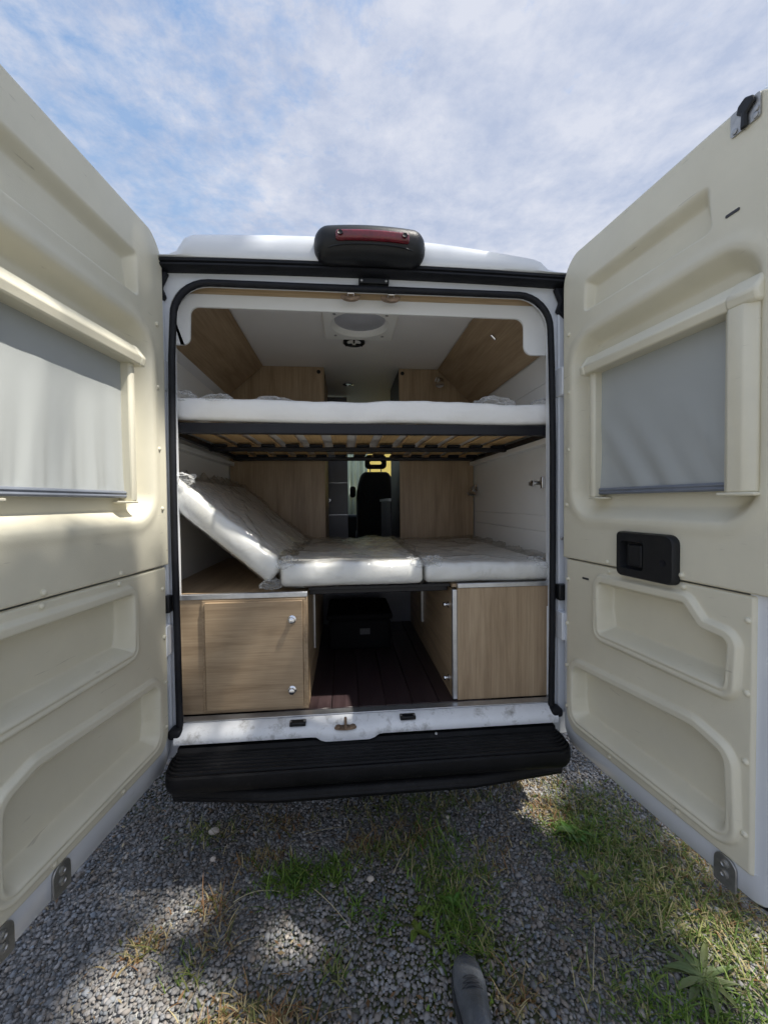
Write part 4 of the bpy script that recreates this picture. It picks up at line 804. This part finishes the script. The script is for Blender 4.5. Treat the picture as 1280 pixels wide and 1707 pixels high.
# loose plastic puffs lying on the upper mattress
for (x, y, rx, rz) in ((-0.83, 0.16, 0.07, 0.045), (-0.66, 0.18, 0.07, 0.035), (-0.42, 0.2, 0.10, 0.025), (0.60, 0.22, 0.11, 0.045), (0.84, 0.2, 0.05, 0.04)):
    SV, SF = ico(4); V = SV * np.array([rx, 0.08, rz]); V = V * (1 + 0.28 * fbm(SV * 2.4 + x * 7, 60, 4)[:, None]); V = V + np.array([x, y, 1.915]); V[:, 2] = np.maximum(V[:, 2], 1.905)
    lab = {-0.83: 'crumpled clear plastic at the far left end of the upper mattress', -0.66: 'small crumpled clear plastic second from the left on the upper mattress', -0.42: 'flat crumpled clear plastic left of centre on the upper mattress', 0.60: 'large crumpled clear plastic on the right of the upper mattress', 0.84: 'crumpled clear plastic at the far right end of the upper mattress'}[x]
    obj('plastic_sheet', V, SF, M['bunch'], smooth=True, label=lab, cat='plastic', group='loose plastic on the upper bunk')
def bunch(parent, c, h, seed):
    SV, SF = ico(5); q = fbm(SV * 1.5 + seed, seed, 3, 0.5); rg = 1 - np.abs(fbm(SV * 2.0 + seed * 2, seed + 9, 2, 0.5)); V = SV * np.array(h) * np.array([1.25, 1.25, 0.85]) * (0.62 + 0.30 * q + 0.36 * rg)[:, None] + np.array(c); obj('film_bunch', V, SF, M['bunch'], parent, smooth=True)
_ms = [o for o in bpy.data.objects if o.name.startswith('mattress')]; _mid, _rgt, _tlt = _ms[0], _ms[1], _ms[2]
bunch(_tlt, (-0.815, 0.13, 1.57), (0.05, 0.06, 0.04), 1); bunch(_tlt, (-0.43, 0.12, 1.115), (0.045, 0.05, 0.03), 3)
bunch(_mid, (-0.375, 0.13, 1.205), (0.045, 0.07, 0.03), 4); bunch(_mid, (0.20, 0.13, 1.19), (0.035, 0.05, 0.035), 7)
bunch(_rgt, (0.275, 0.14, 1.195), (0.045, 0.06, 0.032), 8); bunch(_rgt, (0.79, 0.14, 1.175), (0.045, 0.06, 0.035), 10)
# ceiling fittings
rv = thing('roof_vent', (-0.02, 0.62, 2.47), 'square white roof vent in the ceiling with round opening', 'roof vent')
n = 40; V = []; 
sq = []
for i in range(n):
    t = 2 * math.pi * i / n; cx, sy_ = math.cos(t), math.sin(t); m_ = max(abs(cx), abs(sy_)); sq.append((cx / m_, sy_ / m_, cx, sy_))
cx0, cy0 = -0.02, 0.56
for (a_, z) in ((0.200, 2.468), (0.200, 2.440), (0.192, 2.432)): V += [(cx0 + a_ * q[0], cy0 + a_ * q[1], z) for q in sq]
for (a_, z) in ((0.160, 2.434), (0.150, 2.444), (0.135, 2.468)): V += [(cx0 + a_ * q[2], cy0 + a_ * q[3], z) for q in sq]
F = [(k * n + i, k * n + (i + 1) % n, (k + 1) * n + (i + 1) % n, (k + 1) * n + i) for k in range(5) for i in range(n)]
auto(fix_normals(obj('frame', V, F, M['ventwhite'], rv)), 30)
b = MB(); b.lathe([(0.15, 0), (0.12, 0.012), (0.06, 0.02), (0.01, 0.022)], (cx0, cy0, 2.466), (0, 0, -1), 32); auto(b.build('dome', mat('vent dome plastic', (0.45, 0.46, 0.50), 0.45, var=0.1), rv), 60)
for (x, y) in ((-0.155, 0.425), (0.115, 0.425), (0.115, 0.695), (-0.155, 0.695)):
    b = MB(); b.lathe([(0.008, 0), (0.008, 0.003), (0.004, 0.004)], (cx0 + x + 0.02, y, 2.433), (0, 0, -1), 10); b.build('screw', M['steel'], rv)
lp = thing('ceiling_light', (-0.045, 0.875, 2.47), 'round black ceiling light with chrome reflector behind the roof vent', 'light')
b = MB(); b.lathe([(0.068, 0), (0.068, 0.010), (0.060, 0.014), (0.054, 0.006)], (-0.045, 0.875, 2.469), (0, 0, -1), 32); auto(b.build('ring', M['black'], lp))
b = MB(); b.lathe([(0.050, 0.004), (0.030, 0.009), (0.01, 0.011)], (-0.045, 0.875, 2.469), (0, 0, -1), 24); auto(b.build('lens', M['ventwhite'], lp))
for i in range(3):
    t = 2.1 * i + 0.5; b = MB(); b.tube([(-0.045 + 0.014 * math.cos(t), 0.875 + 0.014 * math.sin(t), 2.457), (-0.045 + 0.06 * math.cos(t), 0.875 + 0.06 * math.sin(t), 2.455)], 0.006, 8); b.build('spoke', M['black'], lp)
b = MB(); b.lathe([(0.045, 0), (0.045, 0.006), (0.035, 0.008), (0.033, 0.003)], (-0.076, 1.80, 2.469), (0, 0, -1), 24); auto(b.build('spotlight', M['chrome'], label='small chrome spotlight further back in the ceiling', cat='light'))
# fittings on the right
b = MB(); P = [(0.71, 0.50, 2.385), (0.70, 0.50, 2.36), (0.735, 0.50, 2.335), (0.745, 0.50, 2.352)]
dn = Vector((0.285, 0, -0.27)).normalized(); b.tube([(0.70, 0.46, 2.374), (0.685, 0.46, 2.360), (0.703, 0.46, 2.342), (0.72, 0.46, 2.357)], 0.008, 8)
auto(b.build('hook', M['chrome'], label='small chrome hook on the right slanted panel', cat='hook'))
def lamp(c, ax, lab):
    t = thing('reading_lamp', c, lab, 'lamp', 'small chrome reading lamps'); ax = Vector(ax).normalized()
    b = MB(); b.lathe([(0.026, 0), (0.026, 0.007), (0.012, 0.010)], c, ax, 16); auto(b.build('base', M['chrome'], t)); e = Vector(c) + ax * 0.035
    b = MB(); b.tube([Vector(c) + ax * 0.006, e], 0.005, 8); b.build('arm', M['chrome'], t)
    b = MB(); b.lathe([(0.016, 0), (0.030, 0.022), (0.032, 0.056), (0.026, 0.053)], e - Vector((0, 0, 0.0)), Vector((ax.x * 0.3, -0.5, -0.8)), 16); auto(b.build('shade', M['chrome'], t))
lamp((XR - 0.007, 1.30, 1.57), (-1, 0, 0), 'chrome reading lamp on the right wall above the flat mattress'); lamp((0.60, YW - 0.001, 2.385), (0, -1, 0), 'chrome reading lamp high on the right wardrobe')
lk = thing('wall_bracket', (XR - 0.01, 0.33, 1.54), 'chrome strap bracket on the right wall near the opening', 'bracket')
bevel(MB().box(XR - 0.012, XR - 0.0062, 0.28, 0.42, 1.548, 1.568).build('plate', M['steel'], lk), 0.002)
bevel(MB().box(XR - 0.022, XR - 0.0062, 0.245, 0.265, 1.528, 1.586).build('body', M['chrome'], lk), 0.003)
b = MB(); b.lathe([(0.016, 0), (0.016, 0.01), (0.008, 0.014)], (XR - 0.012, 0.36, 1.558), (-1, 0, 0), 14); auto(b.build('boss', M['chrome'], lk))
# far interior
gd = thing('cabin_door', (-0.2, 2.2, 0.57), 'silver grey panelled door beyond the left wardrobe', 'door')
for (z0, z1) in ((0.571, 1.349), (1.353, 1.651), (1.655, 2.46)): bevel(MB().box(-0.50, -0.085, 2.2, 2.22, z0, z1).build('panel', M['greydoor'], gd), 0.003)
for z in (1.351, 1.653): MB().box(-0.49, -0.088, 2.196, 2.21, z - 0.003, z + 0.003).build('trim_strip', M['alu'], gd)
b = MB(); b.lathe([(0.012, 0), (0.012, 0.02), (0.016, 0.022), (0.016, 0.03)], (-0.262, 2.2, 1.49), (0, -1, 0), 12); b.build('knob', M['chrome'], gd)
ku = thing('kitchen_unit', (0.55, 2.4, 0.57), 'dark grey kitchen unit with worktop beyond the right wardrobe', 'kitchen unit')
bevel(MB().box(0.30, 0.87, 2.02, 3.0, 0.571, 1.47).build('carcass', M['greydoor'], ku), 0.003); bevel(MB().box(0.285, 0.875, 2.0, 3.02, 1.472, 1.50).build('worktop', M['alu'], ku), 0.003)
b = MB(); b.tube([(0.36, 2.2, 1.50), (0.36, 2.2, 1.62), (0.36, 2.26, 1.66), (0.36, 2.34, 1.62)], 0.011, 8); auto(b.build('tap', M['chrome'], ku))
bevel(MB().box(0.42, 0.87, 2.02, 3.0, 1.75, 2.46).build('wall_cupboard', M['greydoor'], ku), 0.003)
def seat(x, y, lab):
    t = thing('cab_seat', (x, y, 0.7), lab, 'seat', 'cab seats')
    V, F = rbox((x, y + 0.25, 1.02), (0.25, 0.27, 0.09), 0.06, (4, 4, 2)); obj('cushion', V, F, M['seat'], t, smooth=True)
    V, F = rbox((0, 0, 0), (0.245, 0.075, 0.40), 0.07, (6, 2, 8)); q = np.clip((V[:, 2] - 0.05) / 0.35, 0, 1); V[:, 0] *= 1 - 0.30 * q ** 2; V[:, 1] += -0.06 * V[:, 2]; obj('backrest', V + np.array([x, y, 1.45]), F, M['seat'], t, smooth=True)
    o_ = rrect(x - 0.135, x + 0.135, 1.885, 2.06, 0.05, 6); i_ = rrect(x - 0.075, x + 0.075, 1.940, 1.985, 0.02, 6); V, F = ring(o_, i_, y - 0.09, y + 0.0); bevel(fix_normals(obj('headrest', V, F, M['seat'], t)), 0.02, 2)
    for s in (-1, 1):
        b = MB(); b.tube([(x + s * 0.07, y - 0.045, 1.82), (x + s * 0.07, y - 0.045, 1.90)], 0.008, 8); b.build('post', M['chrome'], t)
    b = MB(); b.box(x - 0.2, x + 0.2, y, y + 0.45, 0.60, 0.925); bevel(b.build('pedestal', M['black'], t), 0.03)
seat(0.275, 3.5, 'black cab seat with open headrest seen through the gap between wardrobes'); seat(-0.42, 3.5, 'black cab seat mostly hidden behind the grey door')
ar = MB(); V, F = rbox((-0.015, 3.55, 1.60), (0.035, 0.12, 0.07), 0.03, (2, 3, 2)); obj('armrest', V, F, M['seat'], bpy.data.objects['cab_seat.001'], smooth=True)
us = np.linspace(-0.42, 0.20, 60); V = []
for x in us:
    for z in (1.30, 2.36): V.append((x, 3.98 + 0.018 * math.sin(x * 95), z))
F = [(2 * i, 2 * i + 2, 2 * i + 3, 2 * i + 1) for i in range(59)]
cu = obj('curtain', V, F, M['curtain'], smooth=True, label='pale pleated curtain behind the cab seat', cat='curtain'); sm = cu.modifiers.new('solid', 'SOLIDIFY'); sm.thickness = 0.004
yw = thing('yellow_wall', (1.2, 8.2, 0), 'yellow rendered wall visible through the windscreen', 'wall')
MB().box(-0.2, 6.0, 8.2, 8.5, 0, 4.2).build('render', M['yellow'], yw); MB().box(-0.25, 6.05, 8.14, 8.56, 4.202, 4.3).build('coping', M['liner'], yw)

# ------------------------------------------------------------------ shoe, plants, straw
sh = thing('shoe', (0.24, -0.58, 0.0), 'dark grey shoe pointing at the van, cut by the bottom edge', 'shoe')
def shoe_loft(secs, nseg, zflat):
    ax = Vector((0.10, 1.0, 0)).normalized(); sd = Vector((1.0, -0.10, 0)).normalized(); toe = Vector((0.243, -0.492, 0.012)); V = []
    for (d, hw, h0, h1, pw) in secs:
        for j in range(nseg):
            t = 2 * math.pi * j / nseg; c, s = math.cos(t), math.sin(t); cs = math.copysign(abs(c) ** pw, c); ss = math.copysign(abs(s) ** pw, s)
            p = toe - ax * d + sd * (hw * cs); V.append((p.x, p.y, toe.z + (h0 + h1) / 2 + (h1 - h0) / 2 * ss))
    k = len(secs); F = [(i * nseg + j, i * nseg + (j + 1) % nseg, (i + 1) * nseg + (j + 1) % nseg, (i + 1) * nseg + j) for i in range(k - 1) for j in range(nseg)]
    F += [tuple(range(nseg)), tuple(range(k * nseg - 1, (k - 1) * nseg - 1, -1))]; return V, F
V, F = shoe_loft([(0.0, 0.006, 0.022, 0.034, 0.8), (0.006, 0.022, 0.018, 0.046, 0.75), (0.02, 0.033, 0.018, 0.056, 0.75), (0.05, 0.043, 0.018, 0.066, 0.75), (0.09, 0.047, 0.018, 0.076, 0.8), (0.13, 0.044, 0.018, 0.092, 0.85), (0.165, 0.039, 0.018, 0.115, 0.9), (0.20, 0.036, 0.018, 0.135, 0.95), (0.24, 0.036, 0.018, 0.142, 0.95), (0.268, 0.032, 0.018, 0.14, 0.9), (0.280, 0.02, 0.02, 0.12, 0.9)], 24, 0)
auto(fix_normals(obj('upper', V, F, M['shoe'], sh, smooth=True)), 60)
V, F = shoe_loft([(-0.006, 0.010, 0.004, 0.020, 0.4), (0.002, 0.028, 0.0, 0.024, 0.4), (0.02, 0.040, 0.0, 0.024, 0.4), (0.06, 0.049, 0.0, 0.024, 0.4), (0.10, 0.051, 0.0, 0.024, 0.4), (0.16, 0.043, 0.0, 0.024, 0.4), (0.22, 0.040, 0.0, 0.026, 0.4), (0.27, 0.036, 0.0, 0.026, 0.4), (0.288, 0.022, 0.0, 0.026, 0.4)], 24, 0)
auto(fix_normals(obj('sole', V, F, M['sole'], sh)), 50)
ax = Vector((0.10, 1.0, 0)).normalized(); sd = Vector((1.0, -0.10, 0)).normalized(); toe = Vector((0.243, -0.492, 0.012))
for (d, w2, z) in ((0.010, 0.022, 0.050), (0.022, 0.031, 0.0585), (0.095, 0.034, 0.0805), (0.112, 0.034, 0.088), (0.128, 0.033, 0.096)):
    b = MB(); b.tube([toe - ax * (d + 0.006 * abs(q) ** 2) + sd * (w2 * q) + Vector((0, 0, z - 0.020 * q * q - 0.0005)) for q in np.linspace(-1, 1, 9)], 0.0032 if d < 0.05 else 0.0045, 8); auto(b.build('seam' if d < 0.05 else 'lace', M['sole'], sh))
def weed(x, y, n, ln, wd, col, lab, lift=0.5, seed=0):
    r = np.random.default_rng(seed); t = thing('weed', (x, y, 0.0), lab, 'weed', 'broad-leaved weeds in the gravel')
    n = int(n * 1.6); wd = wd * 0.75
    for i in range(n):
        a = 6.283 * i / n + r.uniform(-0.5, 0.5); bendy = r.uniform(-0.5, 0.5); l = ln * r.uniform(0.4, 1.15); w_ = wd * r.uniform(0.8, 1.2); lf = lift * r.uniform(0.5, 1.3); V = []; F = []
        k = 9
        for j in range(k):
            s = j / (k - 1); wj = w_ * (math.sin(math.pi * min(1, s * 0.93 + 0.05)) ** 0.8) if s < 1 else 0.0008
            cx, cy_ = x + math.cos(a + bendy * s) * l * s, y + math.sin(a + bendy * s) * l * s; cz = 0.014 + l * lf * s * (1.15 - 0.85 * s)
            for e, dz in ((-1, 0.25), (-0.5, 0.08), (0, -0.08), (0.5, 0.08), (1, 0.25)): V.append((cx - math.sin(a) * wj * e, cy_ + math.cos(a) * wj * e, cz + dz * wj + r.normal(0, 0.0008)))
        F = [(j * 5 + e, j * 5 + e + 1, (j + 1) * 5 + e + 1, (j + 1) * 5 + e) for j in range(k - 1) for e in range(4)]
        o = obj('leaf', V, F, M['leaf'], t, smooth=True); tint(o, np.array(col) * r.uniform(0.8, 1.25) * np.array([r.uniform(0.9, 1.15), 1, 1]))
weed(0.955, -0.600, 22, 0.115, 0.013, (0.12, 0.165, 0.06), 'flat rosette of long pale green leaves at the lower right', 0.25, 1)
weed(0.86, -0.055, 12, 0.075, 0.018, (0.07, 0.15, 0.028), 'lush dark green leafy weed beside the right door shadow', 0.8, 2)
weed(0.115, -0.375, 5, 0.055, 0.011, (0.13, 0.19, 0.035), 'small bright yellow-green weed left of the shoe tip', 0.4, 3)
weed(0.135, -0.315, 4, 0.035, 0.011, (0.14, 0.21, 0.04), 'tiny bright green seedling above the yellow-green weed', 0.5, 4)
weed(0.26, -0.30, 9, 0.06, 0.010, (0.09, 0.19, 0.03), 'green weed in the middle of the central grass strip', 0.9, 5)
weed(-0.30, -0.135, 8, 0.05, 0.009, (0.07, 0.14, 0.03), 'dark green weed in the left grass patch', 0.7, 6)
weed(0.80, -0.27, 7, 0.055, 0.011, (0.13, 0.18, 0.04), 'olive weed between the right grass and the gravel', 0.7, 7)
def straw(p, q, lab, r=0.0018, up=0.02, bent=None):
    P = [Vector((p[0], p[1], 0.02))]; m_ = bent or ((p[0] + q[0]) / 2, (p[1] + q[1]) / 2)
    P += [Vector((m_[0], m_[1], 0.022 + up)), Vector((q[0], q[1], 0.02))]; Q = []
    for i in range(13):
        t = i / 12; Q.append(P[0] * (1 - t) ** 2 + P[1] * 2 * t * (1 - t) + P[2] * t * t)
    b = MB(); b.tube(Q, [r * (1 - 0.5 * i / 12) for i in range(13)], 6); auto(b.build('straw', M['straw'], label=lab, cat='straw', group='dry straw stalks'))
straw((-0.25, -0.185), (-0.11, -0.345), 'long dry straw stalk slanting across the middle gravel'); straw((-0.53, -0.215), (-0.37, -0.19), 'kinked dry straw stalk left of the green patch', bent=(-0.46, -0.18))
straw((0.06, -0.16), (0.17, -0.03), 'thin dry straw stalk left of the central grass strip', 0.0012, 0.05); straw((0.60, -0.60), (0.72, -0.42), 'dry straw stalk on the dark gravel at right', 0.0013, 0.03); straw((-0.30, 0.07), (-0.14, 0.09), 'short pale straw stalk lying near the bumper shadow', 0.0012, 0.01)
for k, (x, y, s, lab) in enumerate(((-0.70, 0.12, 0.022, 'pale stone under the left end of the bumper'), (-0.66, -0.02, 0.013, 'small white stone on the left gravel'), (-0.03, -0.175, 0.014, 'tan pebble in the middle gravel'), (0.34, 0.10, 0.010, 'small pale stone in the shade under the bumper'))):
    SV, SF = ico(3); V = SV * (1 + 0.22 * fbm(SV * 1.7, 90 + k, 3)[:, None]) * np.array([s, s * 0.8, s * 0.6]) + np.array([x, y, 0.016 + s * 0.45]); obj('pebble', V, SF, M['paleskin'], smooth=True, label=lab, cat='stone', group='pale stones in the gravel')

r = np.random.default_rng(77); V = []; F = []; Cc = []
for i in range(900):
    x, y = r.uniform(-1.4, 1.5), r.uniform(-0.9, 0.5); a = r.uniform(0, 6.283); l = r.uniform(0.004, 0.014); w_ = l * r.uniform(0.12, 0.5); z = 0.019 + r.uniform(0, 0.006); d = np.array([math.cos(a), math.sin(a), r.uniform(-0.3, 0.3)]); e = np.array([-d[1], d[0], r.uniform(-0.3, 0.3)])
    c = np.array([x, y, z]); k = len(V); V += [c - d * l, c + e * w_ + (0, 0, 0.001), c + d * l, c - e * w_ + (0, 0, 0.001)]; F.append((k, k + 1, k + 2, k + 3)); Cc += [np.array([(0.30, 0.22, 0.12), (0.20, 0.12, 0.06), (0.40, 0.33, 0.2), (0.12, 0.09, 0.06)][r.integers(0, 4)]) * r.uniform(0.7, 1.2)] * 4
o = obj('leaf_litter', np.array(V), np.array(F), M['leaf'], kind='stuff', label='bits of dead leaf and bark strewn over the gravel', origin=(0, 0, 0)); tint(o, np.array(Cc))

# ------------------------------------------------------------------ unseen tree behind the viewer, crown shaped to place the dappled sunlight
tr = thing('shade_tree', (6.2, -4.2, 0), 'tall broadleaf tree standing behind the viewer, dappling the light', 'tree')
cen = Vector((0.0, -0.3, 0.9)) + SUN * (10.5 / SUN.z)
def limb(b, p, q, r0, r1, n=6, wob=0.2):
    P = [Vector(p).lerp(Vector(q), i / n) + Vector((random.uniform(-wob, wob), random.uniform(-wob, wob), random.uniform(-wob, wob))) * (0 if i in (0, n) else 1) for i in range(n + 1)]
    b.tube(P, [r0 + (r1 - r0) * i / n for i in range(n + 1)], 8)
b = MB(); limb(b, (6.2, -4.2, 0), (5.8, -3.4, 6.5), 0.28, 0.16); tips = []
for i in range(14):
    t = (cen.x + random.uniform(-1.7, 1.9), cen.y + random.uniform(-1.2, 1.2), cen.z + random.uniform(-1.3, 1.3)); limb(b, (5.9, -3.6, random.uniform(4.5, 6.5)), t, 0.028, 0.006, 6, 0.25); tips.append(t)
auto(b.build('trunk', M['bark'], tr), 60)
r = np.random.default_rng(21)
LIT = [*[((-0.83 - 0.009 * k_, -0.15 - 0.08 * k_, 1.73), 0.15) for k_ in range(10)], ((-0.84, -0.15, 1.25), 0.045), ((-0.85, -0.35, 2.03), 0.05), ((-0.86, -0.6, 2.03), 0.05), ((-0.82, -0.44, 0), 0.13), ((-0.70, -0.20, 0), 0.11), ((-0.58, -0.56, 0), 0.15), ((-0.31, -0.36, 0), 0.11), ((-0.20, -0.14, 0), 0.08), ((-0.42, -0.62, 0), 0.1),
       ((0.64, -0.22, 0), 0.08), ((0.72, 0.08, 0), 0.12), ((0.85, 0.30, 0), 0.14), ((1.15, -0.62, 0), 0.18), ((0.65, -0.45, 0), 0.06), ((-0.15, 0.12, 0.57), 0.14), ((0.12, 0.12, 0.57), 0.12), ((-0.75, 0.07, 0.95), 0.09), ((0.04, -0.06, 0), 0.09), ((0.29, -0.45, 0), 0.09), ((0.0, -0.05, 2.5), 0.2),
       ((-0.72, 0.08, 1.45), 0.12), ((-0.55, 0.08, 1.28), 0.10), ((0.10, 0.08, 1.16), 0.09), ((-0.22, 0.08, 1.16), 0.06), ((0.05, -0.10, 0.48), 0.05), ((0.30, 0.08, 1.17), 0.07)]
SHADE = [(-0.88, -0.25, 0.75), (-0.90, -0.50, 0.80), (-0.90, -0.65, 1.05), (-0.88, -0.42, 1.12), (-0.86, -0.30, 0.95), (-0.88, -0.35, 2.40), (-0.90, -0.62, 2.35), (-0.85, -0.15, 2.30), (-0.90, -0.62, 0.6), (-0.88, -0.40, 0.55), (-0.88, -0.5, 1.3),
         (0.15, -0.25, 0), (-0.05, -0.52, 0), (-0.55, 0.0, 0), (-0.45, -0.30, 0), (0.95, -0.2, 0), (1.05, 0.05, 0), (0.85, -0.5, 0), (-0.12, -0.28, 0), (0.5, 0.1, 0.0), (-0.35, 0.02, 0), (0.15, 0.1, 0)]
SV_ = np.array(SUN); PL = []
def clump(c, rad, cnt): PL.append(np.array(c) + r.normal(0, 1, (cnt, 3)) * rad * np.array([0.62, 0.62, 0.5]))
for i in range(85):
    t = tips[i % len(tips)] if i % 4 == 0 else (cen.x + r.uniform(-1.9, 2.0), cen.y + r.uniform(-1.25, 1.3), cen.z + r.uniform(-1.3, 1.3)); rad = r.uniform(0.16, 0.42); clump(t, rad, int(64 * rad / 0.3))
for q in SHADE: clump(np.array(q) + SV_ * ((cen.z + r.uniform(-1.2, 1.2) - q[2]) / SV_[2]), 0.22, 60)  # extra leaf clumps set on sun rays to points meant to be shaded
PL = np.concatenate(PL); keep = np.ones(len(PL), bool)
for (q, rr) in LIT:
    dd = PL - np.array(q); al = dd @ SV_; keep &= np.linalg.norm(dd - al[:, None] * SV_, axis=1) > rr * 1.05  # leaves cut away along sun rays so chosen points stay lit
PL = PL[keep]; n = len(PL); a = r.normal(0, 1, (n, 3)); a /= np.linalg.norm(a, axis=1, keepdims=True); a2 = np.cross(a, r.normal(0, 1, (n, 3))); a2 /= np.linalg.norm(a2, axis=1, keepdims=True); s_ = r.uniform(0.07, 0.13, (n, 1))
V = np.stack([PL - a * s_, PL + a2 * s_ * 0.55, PL + a * s_, PL - a2 * s_ * 0.55], 1).reshape(-1, 3); F = np.arange(n * 4).reshape(n, 4); Cc = np.repeat(np.array([0.06, 0.105, 0.025])[None] * r.uniform(0.7, 1.3, (n, 1)), 4, axis=0)
o = obj('crown', np.array(V), np.array(F), M['leaf'], tr); tint(o, Cc); o['kind'] = 'stuff'
